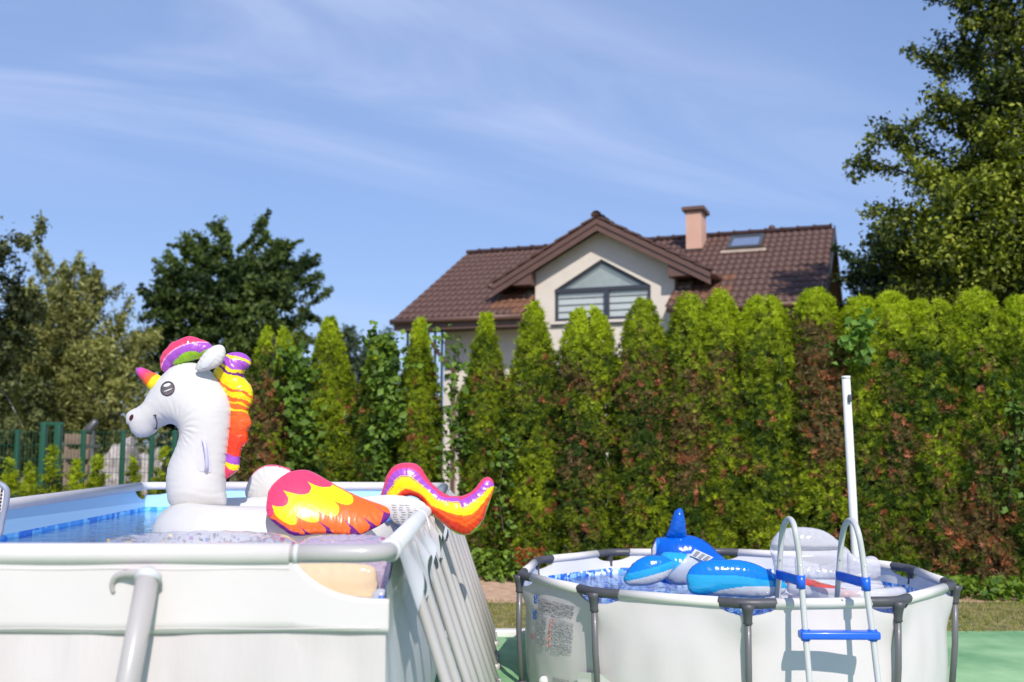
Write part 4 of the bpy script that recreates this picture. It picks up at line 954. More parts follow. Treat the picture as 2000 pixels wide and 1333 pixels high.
# legs
legs = []
for c_ in (.55, 1.45, 2.35, 3.25, 4.15, 5.0):
    for e_ in (-.17, .17):
        for sgn, a0 in ((1, 0), (-1, WB)):
            b = c_ + e_; top = bp(a0 - sgn * .035, b, HB - .03); ft = bp(a0 - sgn * .46, b + e_ * .25, .02)
            lg = mk('leg', tube([top, top * .97 + ft * .03, top * .5 + ft * .5, ft], .030, 12, ry=.024), M['frame'], bpool)
            mk('foot', tube([ft + np.array([0, 0, -.02]), ft + np.array([0, 0, .03])], .031, 10), M['frame'], lg)
    mk('ground_bar', tube([bp(-.46, c_ - .2, .03), bp(-.46, c_ + .2, .03)], .022, 8), M['frame'], bpool)
# near leg with its bent head in a slot of the band
ptop = np.array(at(289, 1128, 3.70)); pb = np.array(at(250, 1333, 3.585)); d = pb - ptop; foot = pb + d * (pb[2] / abs(d[2]))
nl = mk('leg', tube([ptop, pb, foot], .0475, 18, ry=.04), M['frame'], bpool)
mk('leg_cap', tube([ptop + np.array([0, .0, -.012]), ptop + np.array([0, .01, .008]), ptop + np.array([0, .02, .016])], [.050, .047, .03], 16), M['sleeve'], nl)
hk = [at(222, 1158, 3.745), at(219, 1142, 3.74), at(226, 1128, 3.735), at(240, 1122, 3.73), at(258, 1120, 3.72), at(285, 1121, 3.71)]
mk('bent_arm', tube(spline(hk, 4), np.linspace(.008, .018, 21), 10), M['frame'], nl)
for a_ in (1.55, 2.45):
    mk('leg', tube([bp(a_, -.07, 1.18), bp(a_, -.33, .0)], .0475, 14), M['frame'], bpool)
# cords hanging over the right rail
for px, py, D, ln in ((822, 1003, 6.05, .30), (812, 1016, 5.55, .20), (834, 992, 6.5, .16)):
    b_ = D - C0[1]; pts = [bp(.02, b_, HB + .042), bp(-.03, b_ - .01, HB + .03), bp(-.06, b_ - .02, HB - .04), bp(-.085, b_ - .03, HB - ln)]
    mk('tie_cord', join(tube(spline(pts, 4), .006, 6), ellipsoid(pts[-1], (.011, .011, .014), 8, 6)), M['fabric'], bpool)
# water and floor
ring = [bp(.02, .02, 0), bp(WB - .02, .02, 0), bp(WB - .02, LB - .02, 0), bp(.02, LB - .02, 0)]
mk('pool_floor', (np.array([p + np.array([0, 0, .03]) for p in ring]), [(0, 1, 2, 3)]), M['mosaic1'], bpool, False)
NX, NY = 60, 110; P = np.zeros((NY, NX, 3)); g = np.random.RandomState(2)
for i in range(NY):
    for j in range(NX):
        q = bp(.01 + (WB - .02) * j / (NX - 1), .01 + (LB - .02) * i / (NY - 1), 1.085); P[i, j] = q
o = mk('pool_water', grid(P), M['water1'], None, True, loc=tuple(bp(WB / 2, LB / 2, 1.085))); tag(o, 'blue water of the rectangular pool', None, None, 'structure')

# ------------------------------------------------------------------ unicorn float
UD = 6.15
uni = thing('unicorn_float', 'white inflatable unicorn with rainbow mane, wings and tail', 'pool float', (-1.35, 6.25, 1.05))
W_ = np.array([.66, .64, .61])
PK, PU, YE, OR, RE, GR, VI = [np.array(lin(*c)) for c in ((232, 64, 104), (165, 80, 190), (255, 222, 10), (255, 105, 30), (250, 60, 25), (150, 200, 20), (110, 30, 120))]
c1 = lambda pts: crop(pts, 220, 630, 2.9625)
neck = c1([(322, 1000), (318, 940), (320, 880), (326, 840), (340, 795), (366, 740), (386, 690), (396, 645), (388, 612), (362, 592), (326, 588), (292, 598), (262, 615), (240, 640), (205, 660), (165, 666), (130, 652), (110, 630), (103, 607), (100, 597), (86, 585), (79, 560), (86, 530), (108, 508), (150, 490), (188, 457), (214, 412), (244, 362), (280, 320), (318, 282), (350, 256), (400, 240), (450, 232), (500, 243), (560, 280), (610, 322), (650, 380), (680, 440), (692, 500), (690, 560), (682, 640), (672, 720), (660, 800), (653, 880), (650, 960), (655, 1010), (650, 1060), (560, 1080), (440, 1085), (340, 1060)])
nk = inflate(neck, UD, 2.2, .88, .016, 13, 12, seed=1)
hx, hy = nk['px'], nk['py']
# fine wrinkles where the neck bends
V = nk['geo'][0]; cpx, cpy = 220 + 400 / 2.9625, 630 + 620 / 2.9625
ang = np.arctan2(hy - cpy, hx - cpx); rad = np.hypot(hx - cpx, hy - cpy)
wsel = .5 + .5 * np.sin(ang * 3.1 + 1.0) * np.sin(rad / 17 + ang * 5)
wv = np.sin(ang * 21 + 1.6 * np.sin(rad / 12 + ang * 2)) * np.exp(-((rad - 24) / 22) ** 2) * .0034 * wsel
wv += .0012 * np.sin(hy / 3.4 + 2 * np.sin(hx / 18)) * np.exp(-((hy - 962) / 10) ** 2)
half = len(hx) // 2; sgn = np.ones(len(hx)); sgn[half:] = -1; V[:, 1] -= sgn * wv * np.where(np.abs(V[:, 1] - UD) > .02, 1, 0)
neck_o = mk('neck_and_head', nk['geo'], M['vinylw'], uni, True, np.tile(W_, (len(hx), 1)))
eyec = c1([(361, 390)])[0]
def ell(cx_, cy_, a, b, rot_=0, n=14): return [(cx_ + a * math.cos(t) * math.cos(rot_) - b * math.sin(t) * math.sin(rot_), cy_ + a * math.cos(t) * math.sin(rot_) + b * math.sin(t) * math.cos(rot_)) for t in np.linspace(0, 2 * math.pi, n, endpoint=False)]
M['eye'] = mat('printed_eye', lin(108, 95, 96), .22, coat=.5, var=.2, vs=30); M['ink'] = mat('dark_ink', (.02, .012, .014), .4); M['plum'] = mat('plum_ink', lin(80, 20, 35), .4); M['eyehl'] = mat('eye_highlight', (.75, .74, .73), .3)
ey = mk('eye', decal(nk, ell(eyec[0], eyec[1], 15.2, 14.4, .2), .003), M['ink'], neck_o)
mk('iris', decal(nk, ell(eyec[0] + .6, eyec[1] + .4, 13.4, 12.4, .2), .005), M['eye'], neck_o)
mk('eye_glint', decal(nk, ell(eyec[0] - 1, eyec[1] - 7, 7.5, 3.0, -.25, 8), .007), M['eyehl'], neck_o)
mk('eye_glint', decal(nk, ell(eyec[0] + 2, eyec[1] + 3, 9, 1.0, -.35, 8), .007), M['eyehl'], neck_o)
nc = c1([(131, 552)])[0]; mk('nostril', decal(nk, ell(nc[0], nc[1], 4.2, 6.6, .5, 10), .003), M['plum'], neck_o)
def stroke(pts, w, inf, off=.004): return tube([inf['surf'](x, y, off) for x, y in spline(pts, 5)], w, 6)
mk('mouth', stroke(c1([(283, 543), (282, 570), (274, 598), (258, 618)]), .0026, nk), M['ink'], neck_o)
mk('mouth', stroke(c1([(272, 541), (282, 541), (288, 536)]), .003, nk), M['ink'], neck_o)
# handle on the neck
hq = c1([(565, 685), (580, 700), (590, 740), (592, 790), (588, 835), (575, 852)])
hb_ = mk('grab_handle', decal(nk, c1([(535, 670), (560, 655), (585, 660), (597, 700), (600, 780), (606, 858), (570, 860), (540, 850), (528, 800), (530, 720)]), .004), mat('pale_lilac_vinyl', (.62, .60, .70), .35), neck_o)
mk('handle_loop', tube(spline([nk['surf'](*hq[0], .0), nk['surf'](*hq[1], .03), nk['surf'](*hq[2], .045), nk['surf'](*hq[3], .045), nk['surf'](*hq[4], .03), nk['surf'](*hq[5], .0)], 4), .011, 10), mat('lilac_strap', (.55, .53, .66), .4), hb_)
# horn
ht, hbse = np.array(c1([(140, 268)])[0]), np.array(c1([(262, 362)])[0]); pts, rr_, cc_ = [], [], []
for k_ in range(15):
    f = k_ / 14; q = ht * (1 - f) + hbse * f; pts.append(np.array(at(float(q[0]), float(q[1]), UD - .01))); rr_.append((.022 * min(1, (f + .02) * 7) ** .5 + .040 * f) * (1 - .05 * abs(math.sin(f * 9))))
hg = tube(pts, rr_, 16); hc = []
for k_ in range(15):
    f = k_ / 14; c = PU * (1 - f / .4) + PK * (f / .4) if f < .4 else (PK * (1 - (f - .4) / .25) + OR * ((f - .4) / .25) if f < .65 else (OR if f < .78 else YE)); hc += [c] * 16
mk('horn', hg, M['vinyl'], uni, True, np.array(hc))
# forelock
fl = inflate(c1([(300, 290), (283, 270), (276, 225), (290, 180), (318, 148), (345, 118), (372, 106), (400, 95), (440, 80), (480, 86), (505, 96), (540, 108), (572, 130), (585, 160), (560, 190), (520, 205), (470, 218), (420, 235), (375, 248), (345, 258), (333, 280), (318, 292)]), UD, 1.6, .95, .10, 17, 10, seed=3)
x, y = (fl['px'] - 220) * 2.9625, (fl['py'] - 630) * 2.9625
c = np.tile(PU, (len(x), 1)); e = (y - (250 - .35 * (x - 290))) ; dl = np.hypot(x - 540, (y - 330) * 1.25)
c[dl > 265] = PK; c[(dl < 268) & (dl > 262)] = (1, .5, .7); wavy = 12 * np.sin(x / 16); gp = spline([(362, 246), (400, 205), (440, 178), (490, 172), (520, 180), (560, 158), (600, 165), (590, 200), (520, 225), (440, 245)], 4, True); c[inside(x, y, gp)] = GR; c[inside(x, y, spline([(440, 250), (500, 208), (570, 185), (620, 190), (560, 230), (480, 245)], 4, True))] = YE * .9
mk('forelock', fl['geo'], M['vinyl'], uni, True, c)
# mane
mn = inflate(c1([(600, 262), (625, 225), (655, 190), (700, 172), (760, 180), (798, 215), (795, 250), (758, 288), (765, 325), (798, 365), (812, 420), (802, 470), (782, 515), (795, 555), (803, 590), (782, 628), (780, 690), (748, 730), (735, 790), (730, 850), (700, 876), (655, 905), (645, 860), (650, 800), (660, 720), (672, 640), (680, 540), (672, 470), (640, 400), (610, 350), (585, 300)]), UD + .02, 1.6, .95, .10, 15, 12, seed=4)
x, y = (mn['px'] - 220) * 2.9625, (mn['py'] - 630) * 2.9625
s = y - .45 * (x - 700) + 10 * np.sin(x / 24 + 1) + 3 * np.sin(y / 9 + x / 30) 
edges = [(-99, PU), (188, YE), (206, PU), (262, YE), (283, VI), (300, YE), (375, OR), (392, YE), (425, OR), (448, YE), (462, OR), (488, YE), (500, OR), (600, RE), (735, RE * .95 + PK * .05), (762, PU), (812, YE), (842, PK)]
c = np.zeros((len(x), 3))
for z0, col in edges: c[s > z0] = col
k = np.clip((s - 520) / 160, 0, 1)[:, None]; mk_ = (s > 505) & (s < 735); c[mk_] = (OR * (1 - k) + RE * k)[mk_]
mk('mane', mn['geo'], M['vinyl'], uni, True, c)
# ear
ea = inflate(c1([(478, 268), (498, 225), (535, 172), (575, 142), (615, 129), (645, 142), (654, 180), (636, 228), (602, 260), (555, 275), (510, 286)]), UD - .13, 2.2, .7, .10, 12, 7, seed=5)
mk('ear', ea['geo'], M['vinylw'], uni, True, np.tile(W_, (len(ea['px']), 1)))
mk('ear_fold', decal(ea, c1([(520, 262), (540, 215), (575, 180), (600, 172), (606, 200), (585, 235), (550, 262)]), .002), M['vinylw'], uni)
for o_ in [bpy.data.objects[-1]] if False else []: pass
# body ring
th = np.linspace(0, 2 * math.pi, 72, endpoint=False)
bc = np.array([-1.41, 6.27]); P = [(bc[0] + .565 * math.cos(t) * (1 + .05 * math.cos(2 * t)), bc[1] + .50 * math.sin(t), 1.165 + .015 * math.cos(t)) for t in th]
rt = [.185 - .015 * math.cos(t) + .003 * math.sin(t * 36) for t in th]
rg = tube(P, rt, 26, closed=True); mk('body_ring', rg, M['vinylw'], uni, True, np.tile(W_, (len(rg[0]), 1)))
mk('seat_panel', (np.array([(bc[0], bc[1], 1.25)] + [(bc[0] + .52 * math.cos(t), bc[1] + .42 * math.sin(t), 1.25) for t in th]), [(0, 1 + i, 1 + (i + 1) % 72) for i in range(72)]), M['vinylw'], uni, True, np.tile(W_, (73, 1)))
sp = [(bc[0] + .765 * math.cos(t), bc[1] - .02 + .655 * math.sin(t), 1.13) for t in np.linspace(math.pi, 2 * math.pi, 40)]
mk('seam', tube(sp, .004, 5), mat('seam_welt', (.6, .62, .66), .4), uni)
# wings
c2 = lambda pts: crop(pts, 460, 860, 3.7037)
def wing_colour(px, py):
    x, y = (px - 460) * 3.7037, (py - 860) * 3.7037; c = np.tile(OR, (len(x), 1))
    I = lambda P: inside(x, y, spline(P, 4, True)); J = lambda P: inside(x, y, P)
    for P in ([(630, 570), (680, 620), (690, 690), (745, 690), (705, 620)], [(790, 550), (850, 625), (845, 690), (930, 690), (892, 640)], [(925, 550), (982, 610), (965, 670), (1050, 640), (1002, 598)], [(1005, 470), (1068, 530), (1045, 620), (1125, 590), (1125, 540), (1062, 518)], [(490, 590), (535, 640), (550, 690), (600, 680), (560, 650)], [(240, 540), (300, 575), (380, 628), (440, 668), (520, 690), (500, 650), (450, 640), (390, 598), (330, 560)], [(440, 650), (560, 672), (700, 668), (860, 690), (860, 720), (400, 720)]): c[J(P)] = VI
    seg = lambda *S: np.concatenate([spline(q_, 5) for q_ in S])
    yl = seg([(690, 322), (780, 370), (830, 398), (848, 420)], [(848, 420), (850, 448), (820, 465), (770, 455), (715, 430)], [(715, 430), (752, 462), (766, 497), (755, 530), (718, 540), (660, 520), (600, 490)],
             [(600, 490), (630, 515), (637, 545), (628, 575), (588, 580), (530, 562), (465, 525)], [(465, 525), (484, 550), (487, 575), (478, 592), (448, 595), (400, 575), (345, 540), (318, 500), (300, 460)], [(300, 460), (380, 300), (600, 200)])
    pk = seg([(720, 290), (692, 325), (680, 338), (640, 340), (580, 325), (520, 295)], [(520, 295), (548, 322), (558, 350), (542, 380), (490, 388), (430, 376), (370, 360)], [(370, 360), (402, 395), (416, 435), (392, 465), (345, 470), (300, 460)],
             [(300, 460), (316, 490), (318, 510), (308, 530), (262, 556)], [(262, 556), (200, 560), (200, 300), (300, 170), (560, 170), (720, 290)])
    c[J(yl)] = YE; c[J(pk)] = PK
    return c
wo = c2([(248, 400), (258, 350), (300, 290), (360, 240), (430, 219), (500, 220), (570, 248), (640, 288), (720, 333), (800, 375), (900, 420), (980, 450), (1050, 475), (1095, 500), (1112, 540), (1100, 572), (1060, 608), (990, 645), (900, 680), (800, 675), (700, 668), (600, 668), (500, 677), (440, 667), (380, 632), (310, 582), (270, 540), (252, 480)])
wg = inflate(wo, 5.62, 1.3, .62, .13, 15, 11, seed=6, Dfn=lambda x, y: 5.62 - (y - 985) * .0016 + (x - 640) * .0007)
mk('wing', wg['geo'], M['vinyl'], uni, True, wing_colour(wg['px'], wg['py']), label='near wing printed with pink, yellow and orange feathers')
fw = inflate(c2([(70, 385), (85, 320), (120, 250), (175, 200), (240, 178), (300, 180), (360, 195), (400, 215), (440, 300), (420, 400), (330, 440), (200, 440), (100, 430)]), 6.78, 2.2, .62, .12, 14, 9, seed=7)
x, y = (fw['px'] - 460) * 3.7037, (fw['py'] - 860) * 3.7037; c = np.tile(W_, (len(x), 1))
ed = np.array([((fw['px'][i] - fw['O'][:, 0]) ** 2 + (fw['py'][i] - fw['O'][:, 1]) ** 2).min() for i in range(len(x))]) ** .5; c[(ed < 2.6)] = PK; c[len(x) // 2:] = PK
mk('wing', fw['geo'], M['vinyl'], uni, True, c, label='far wing showing its white inner side')
# tail
low = np.array(spline(c2([(1140, 440), (1195, 450), (1222, 420), (1262, 402), (1320, 420), (1360, 462), (1392, 502), (1440, 552), (1500, 602), (1560, 650), (1620, 682), (1690, 684), (1740, 652), (1790, 582), (1822, 500), (1852, 420), (1870, 350)]), 6))
upp = np.array(spline(c2([(1050, 420), (1062, 365), (1078, 310), (1092, 258), (1130, 202), (1180, 171), (1240, 163), (1300, 170), (1345, 202), (1370, 242), (1400, 290), (1440, 330), (1490, 372), (1550, 402), (1620, 405), (1680, 387), (1730, 350), (1762, 308), (1800, 272), (1840, 270), (1866, 300)]), 6))
tp = c2([(1050, 420), (1062, 365), (1078, 310), (1092, 258), (1130, 202), (1180, 171), (1240, 163), (1300, 170), (1345, 202), (1370, 242), (1400, 290), (1440, 330), (1490, 372), (1550, 402), (1620, 405), (1680, 387), (1730, 350), (1762, 308), (1800, 272), (1840, 270), (1866, 300), (1870, 350), (1850, 420), (1822, 500), (1790, 582), (1740, 652), (1690, 684), (1620, 682), (1560, 650), (1500, 602), (1440, 552), (1392, 502), (1360, 462), (1320, 420), (1262, 402), (1222, 420), (1195, 450), (1140, 440)])
tl = inflate(tp, 6.05, 1.4, .9, .09, 13, 9, seed=8)
q = np.stack([tl['px'], tl['py']], 1)
def dmin(q, P):
    out = np.empty(len(q)); ar = np.empty(len(q), int)
    for a in range(0, len(q), 3000):
        d = ((q[a:a + 3000, None] - P[None]) ** 2).sum(2); out[a:a + 3000] = d.min(1); ar[a:a + 3000] = d.argmin(1)
    return np.sqrt(out), ar
dl_, al = dmin(q, low); du_, au = dmin(q, upp); f = dl_ / (dl_ + du_ + 1e-6); sgl = al / len(low)
f = f + .02 * np.sin(sgl * 40)
c = np.zeros((len(q), 3))
ip = lambda *kv: np.interp(sgl, kv[0::2], kv[1::2])
r0, r1, r2 = ip(0, .03, 1, .05), ip(0, .24, .38, .24, .55, .30, .8, .2, .9, .10, 1, .03), ip(0, .27, .36, .28, .50, .50, .72, .56, .82, .42, .92, .2, 1, .06)
r3, r4 = ip(0, .58, .34, .62, .50, .84, .70, .82, .80, .74, .9, .55, 1, .36), ip(0, .84, .34, .86, .5, .97, .75, .96, .88, .88, 1, .80)
for lo, hi_, col in ((-1, r0, GR), (r0, r1, RE), (r1, r2, OR), (r2, r3, YE), (r3, r3 + .02, VI), (r3 + .02, r3 + .045, YE), (r3 + .045, r4, PU), (r4, 9, PK)): c[(f >= lo) & (f < hi_)] = col
lnm = (sgl > .45) & (f > r1 + .10) & (f < r1 + .13); c[lnm] = RE
mk('tail', tl['geo'], M['vinyl'], uni, True, c)
# tail root with printed notices
tb = inflate([(690, 975), (735, 968), (768, 967), (800, 971), (828, 982), (832, 996), (812, 1012), (795, 1026), (775, 1024), (748, 1006), (700, 1000)], 5.98, 2.2, .55, .08, 12, 6, seed=9)
tbo = mk('tail_root', tb['geo'], M['vinylw'], uni, True, np.tile(W_, (len(tb['px']), 1)))
gs, gg = [], random.Random(5)
for r_ in range(9):
    for k_ in range(3):
        xx_, yy_ = 766 + k_ * 14 + gg.uniform(-2, 2) + r_ * 1.0, 985 + r_ * 4.6
        if 762 < xx_ < 822 and yy_ < 1026 - (xx_ - 780) * .4: gs.append(decal(tb, [(xx_, yy_), (xx_ + gg.uniform(5, 10), yy_ + 1), (xx_ + gg.uniform(5, 9), yy_ + 2.4), (xx_, yy_ + 1.6)], .002, 1, 1))
mk('printed_notice', join(*gs), M['text'], tbo, False)
vv = ellipsoid(tb['surf'](757, 1015, .015), (.018, .018, .018), 12, 8); mk('air_valve', vv, M['bluep'], tbo)

# ------------------------------------------------------------------ clear floats in the rectangular pool
def torus(c, Rm, r, n=60, m=20, sx=1., wrk=.0, tiltx=0.):
    P = [(c[0] + Rm * sx * math.cos(t), c[1] + Rm * math.sin(t), c[2] + tiltx * math.sin(t)) for t in np.linspace(0, 2 * math.pi, n, endpoint=False)]
    return tube(P, [r * (1 + wrk * math.sin(i * 1.9)) for i in range(n)], m, closed=True)
def confetti(c, Rm, r, n, seed, pal, sx=1., a0=0, a1=2 * math.pi):
    g = random.Random(seed); gs, cl = [], []
    for i in range(n):
        t = g.uniform(a0, a1); ph = g.uniform(-.3, math.pi + .3); rr = r * g.uniform(.55, .98)
        p = np.array([c[0] + (Rm + rr * math.cos(ph)) * sx * math.cos(t), c[1] + (Rm + rr * math.cos(ph)) * math.sin(t), c[2] + rr * math.sin(ph)])
        s = g.uniform(.006, .014); a, b = np.random.RandomState(i).randn(2, 3); a /= np.linalg.norm(a); b = np.cross(a, b); b /= np.linalg.norm(b)
        gs.append((np.array([p - a * s, p + b * s, p + a * s, p - b * s]), [(0, 1, 2, 3)])); cl += [g.choice(pal)] * 4
    return join(*gs), np.array(cl)
pal = [(.1, .1, .13), (.5, .06, .2), (.7, .5, .1), (.1, .2, .5), (.35, .1, .4), (.6, .6, .62)]
for nm, lb, c_, Rm, r_, m_, sx, n_ in (('ring_float', 'clear ring float with loose confetti just behind the near rail', (-1.42, 4.60, 1.14), .30, .15, 'clear2', 1.15, 620),
                                 ('ring_float', 'small lilac and peach clear ring float at the near pool corner', (-.76, 4.64, 1.145), .14, .14, 'pinkclear', 1.0, 120)):
    rt_ = thing(nm, lb, 'pool float', c_)
    mk('ring_tube', torus(c_, Rm, r_, sx=sx, wrk=.02), M[m_], rt_)
    gq, cq = confetti(c_, Rm, r_, n_, 3, pal, sx); mk('confetti', gq, M['vinyl'], rt_, False, cq, kind='stuff')
pf = inflate([(560, 1105), (600, 1100), (680, 1100), (730, 1108), (738, 1140), (742, 1170), (735, 1190), (660, 1195), (590, 1185), (565, 1150)], 4.26, 4, .5, .1, 22, 12, seed=12)
pt_ = thing('cushion_float', 'peach coloured clear cushion float seen through the near corner opening', 'pool float', (-.74, 4.26, 1.08))
mk('cushion', pf['geo'], M['peach'], pt_)
b3 = thing('small_bag', 'small clear and blue plastic bag at the inside of the near corner', 'plastic bag', tuple(at(742, 1170, 3.86)))
mk('bag_film', ellipsoid(at(743, 1168, 3.88), (.035, .03, .035), 14, 10), M['clear'], b3); mk('bag_print', ellipsoid(at(745, 1170, 3.85), (.013, .008, .013), 10, 8), M['bluepl'], b3)
# grey framed net at the left edge
net = thing('skimmer_net', 'grey rimmed leaf net with black mesh at the left photo edge', 'pool net', tuple(at(-20, 1010, 5.2)))
fp = spline([(-70, 950), (-20, 944), (2, 947), (13, 958), (13, 975), (8, 1000), (3, 1022), (-2, 1045), (-20, 1060), (-70, 1060)], 5)
nf = mk('net_frame', tube([at(float(a), float(b), 5.2) for a, b in fp], .016, 10), mat('grey_net_frame', (.25, .28, .36), .4), net)
slats = []
for k_ in range(14): y = 955 + k_ * 7; slats.append(tube([at(-70, y, 5.2), at(10.5 - k_ * .9, y + 2, 5.2)], .0035, 5))
for k_ in range(9): slats.append(tube([at(8 - k_ * 7, 953, 5.19), at(-2 - k_ * 7, 1045, 5.19)], .0035, 5))
mk('net_mesh', join(*slats), M['fabric'], net, kind='stuff')
mk('net_back', (np.array([tuple(at(float(a), float(b), 5.22)) for a, b in fp]), [tuple(range(len(fp)))]), M['dark'], net, False)

np0 = at(-66, 1002, 5.2)
mk('net_pole', tube([np0, Vector((bp(WB + .03, 1.5, 0)[0], np0.y + .06, HB + .062)), Vector((bp(WB + .9, 1.5, 0)[0], np0.y + .12, HB + .17))], .013, 10), M['ladder'], net)

# ------------------------------------------------------------------ dolphin float in the round pool
dol = thing('dolphin_float', 'blue inflatable dolphin with raised fin in the round pool', 'pool float', (1.05, 7.1, .6))
c4 = lambda pts: crop(pts, 1200, 980, 5.5556)
DB, CY, LW = np.array(lin(0, 100, 215)), np.array(lin(40, 175, 235)), np.array([.72, .74, .78])
MB = np.array(lin(10, 130, 230))
bd = inflate(c4([(400, 560), (405, 500), (440, 420), (470, 390), (530, 385), (600, 365), (700, 355), (800, 362), (880, 378), (960, 412), (1040, 470), (1110, 540), (1180, 600), (1230, 660), (1200, 760), (1000, 860), (700, 900), (480, 860), (400, 700)]), 7.25, 2.2, .95, .05, 14, 8, seed=20)
x, y = (bd['px'] - 1200) * 5.5556, (bd['py'] - 980) * 5.5556; c = np.tile(DB, (len(x), 1)); kk = np.clip((y - 560) / 60, 0, 1)[:, None]; c = c * (1 - kk * .6) + MB * kk * .6
mk('body', bd['geo'], M['blue_vinyl'], dol, True, c)
fn = inflate(c4([(560, 385), (590, 290), (620, 190), (650, 110), (680, 85), (705, 72), (735, 78), (748, 120), (765, 200), (775, 290), (780, 385), (680, 410)]), 7.22, 1.8, 1.0, .09, 11, 8, seed=21)
mk('dorsal_fin', fn['geo'], M['blue_vinyl'], dol, True, np.tile(DB * .9, (len(fn['px']), 1)))
sf = inflate(c4([(405, 575), (412, 500), (440, 440), (470, 400), (500, 440), (480, 500), (455, 560), (430, 590)]), 7.0, 1.8, .7, .1, 10, 6, seed=22)
x = (sf['px'] - 1200) * 5.5556; c = np.where((x < 452)[:, None], LW, MB); mk('side_fin', sf['geo'], M['blue_vinyl'], dol, True, c)
st = inflate(c4([(520, 560), (640, 545), (760, 560), (850, 570), (930, 640), (900, 740), (860, 830), (790, 900), (640, 900), (520, 800), (500, 680)]), 6.85, 2.2, .9, .06, 13, 8, seed=23)
x, y = (st['px'] - 1200) * 5.5556, (st['py'] - 980) * 5.5556; c = np.tile(CY, (len(x), 1)); c[(x - 600) > (760 - y) * .95] = LW * np.array([.8, .88, 1.0])
mk('tail_stock', st['geo'], M['blue_vinyl'], dol, True, c)
lq = inflate(c4([(100, 860), (115, 790), (160, 720), (230, 650), (320, 600), (410, 580), (500, 585), (580, 615), (640, 660), (640, 720), (600, 780), (560, 830), (440, 890), (300, 915), (160, 910)]), 6.55, 1.8, .85, .05, 13, 7, seed=24)
x, y = (lq['px'] - 1200) * 5.5556, (lq['py'] - 980) * 5.5556; c = np.tile(MB, (len(x), 1)); yb = 860 - (x - 150) * .28
c[y > yb - 90] = CY; c[y > yb - 8] = LW * 1.1; c[len(x) // 2:] = LW
mk('fluke', lq['geo'], M['blue_vinyl'], dol, True, c, label='left fluke, blue above and white below')
rq = inflate(c4([(785, 870), (780, 810), (830, 720), (920, 660), (1040, 635), (1180, 628), (1300, 630), (1420, 645), (1540, 680), (1660, 740), (1760, 800), (1840, 860), (1868, 920), (1850, 975), (1780, 1010), (1600, 1040), (1350, 1035), (1150, 1020), (900, 1010), (810, 970)]), 6.25, 1.8, .7, .05, 13, 7, seed=25)
x, y = (rq['px'] - 1200) * 5.5556, (rq['py'] - 980) * 5.5556; c = np.tile(MB, (len(x), 1)); c[y > 785 + np.maximum(0, x - 1300) * .16] = CY
yb = np.where(x < 1100, 1000 - np.clip((x - 1000) * .4, -40, 60), 960 - 60 * np.sin(np.clip((x - 1060) / 800, 0, 1) * math.pi * .9)); c[y > yb] = LW * 1.1; c[len(x) // 2:] = LW
mk('fluke', rq['geo'], M['blue_vinyl'], dol, True, c, label='right fluke, blue above and white below')
lq_ = c4([(875, 515), (1075, 605), (1000, 655), (820, 585)])
lb_ = mk('care_label', hexa([np.array(at(a, b, 6.80)) for a, b in lq_], [np.array(at(a, b, 6.79)) for a, b in lq_]), mat('white_label', (.72, .74, .8), .4), dol, False)
gs = []
for r_ in range(5):
    for s_ in (.12, .42, .70):
        a, b = bil(lq_, s_, .15 + r_ * .16), bil(lq_, s_ + .2, .15 + r_ * .16); gs.append(tube([at(float(a[0]), float(a[1]), 6.785), at(float(b[0]), float(b[1]), 6.785)], .0022, 4))
mk('label_text', join(*gs), M['textl'], lb_, False)

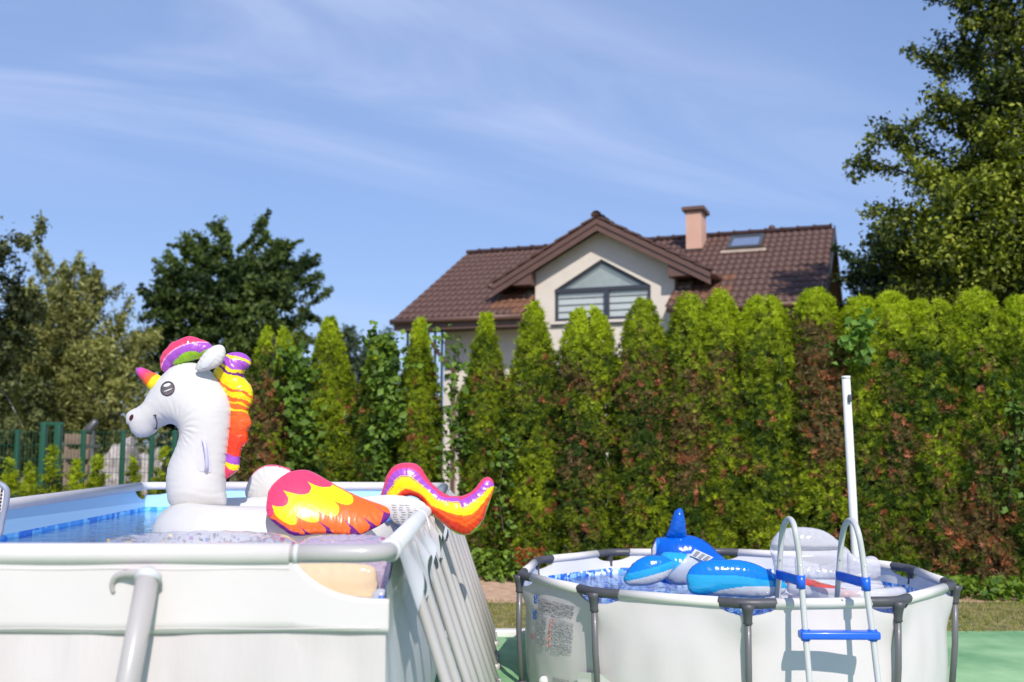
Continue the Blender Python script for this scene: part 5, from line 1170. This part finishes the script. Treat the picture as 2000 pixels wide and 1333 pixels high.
# ------------------------------------------------------------------ silver clear lounge and red piece
lo = thing('lounge_float', 'silver clear inflatable lounge behind the ladder in the round pool', 'pool float', (2.3, 7.4, .6))
c5 = lambda pts: crop(pts, 1440, 960, 3.573)
bk = inflate(c5([(228, 400), (240, 345), (272, 298), (320, 265), (400, 250), (480, 250), (560, 262), (620, 285), (680, 325), (730, 372), (780, 412), (800, 470), (800, 560), (760, 610), (560, 620), (400, 610), (270, 590), (255, 520), (240, 455)]), 7.75, 2.4, .62, .09, 16, 10, seed=30)
V = bk['geo'][0]; yy_ = bk['py']; dent = .05 * np.exp(-((yy_ - 1073.5) / 5) ** 2); h_ = len(yy_) // 2
V[:h_, 1] = np.minimum(V[:h_, 1] + dent[:h_], 7.75)
mk('backrest', bk['geo'], M['clear'], lo)
ar = inflate(c5([(770, 430), (830, 455), (890, 460), (930, 450), (968, 462), (990, 500), (997, 550), (985, 600), (900, 620), (800, 615), (770, 560)]), 7.45, 2.2, .8, .09, 12, 7, seed=31)
mk('armrest', ar['geo'], M['clear'], lo)
a2 = inflate(c5([(400, 470), (440, 470), (470, 500), (480, 560), (475, 605), (420, 610)]), 7.2, 2.2, .8, .09, 12, 7, seed=33); mk('armrest', a2['geo'], M['clear'], lo)
for i in range(6):
    z = .655; q = [(1.75, 6.70 + i * .17, z), (2.25, 6.77 + i * .17, z + .005), (2.52 + .05 * i, 6.78 + i * .17, z)]
    mk('mat_tube', tube(spline([np.array(p) for p in q], 5), .10 * .62, 14, ry=.038, up=(0, 0, 1)), M['clear'], lo)
rd = thing('red_float', 'red and clear float lying flat under the ladder', 'pool float', (1.9, 6.6, .6))
mk('red_strip', tube(spline([np.array(at(1535, 1130, 6.9)), np.array(at(1570, 1138, 6.75)), np.array(at(1610, 1150, 6.55)), np.array(at(1665, 1163, 6.35))], 5), [.03, .06, .075, .08] * 4, 12, ry=.03, up=(0, 0, 1)), M['redclear'], rd)
mk('clear_rim', tube(spline([np.array(at(1545, 1148, 6.6)), np.array(at(1600, 1160, 6.4)), np.array(at(1690, 1163, 6.3)), np.array(at(1760, 1158, 6.45))], 5), .04, 12), M['clear'], rd)

# fix duplicate decal colour attribute
for ob_ in SC.objects:
    if ob_.type == 'MESH' and ob_.data.materials and ob_.data.materials[0] in (M['vinylw'], M['vinyl']) and 'Col' not in ob_.data.color_attributes:
        a = ob_.data.color_attributes.new('Col', 'FLOAT_COLOR', 'POINT'); a.data.foreach_set('color', np.tile(np.array([.72, .72, .72, 1], np.float32), len(ob_.data.vertices)))
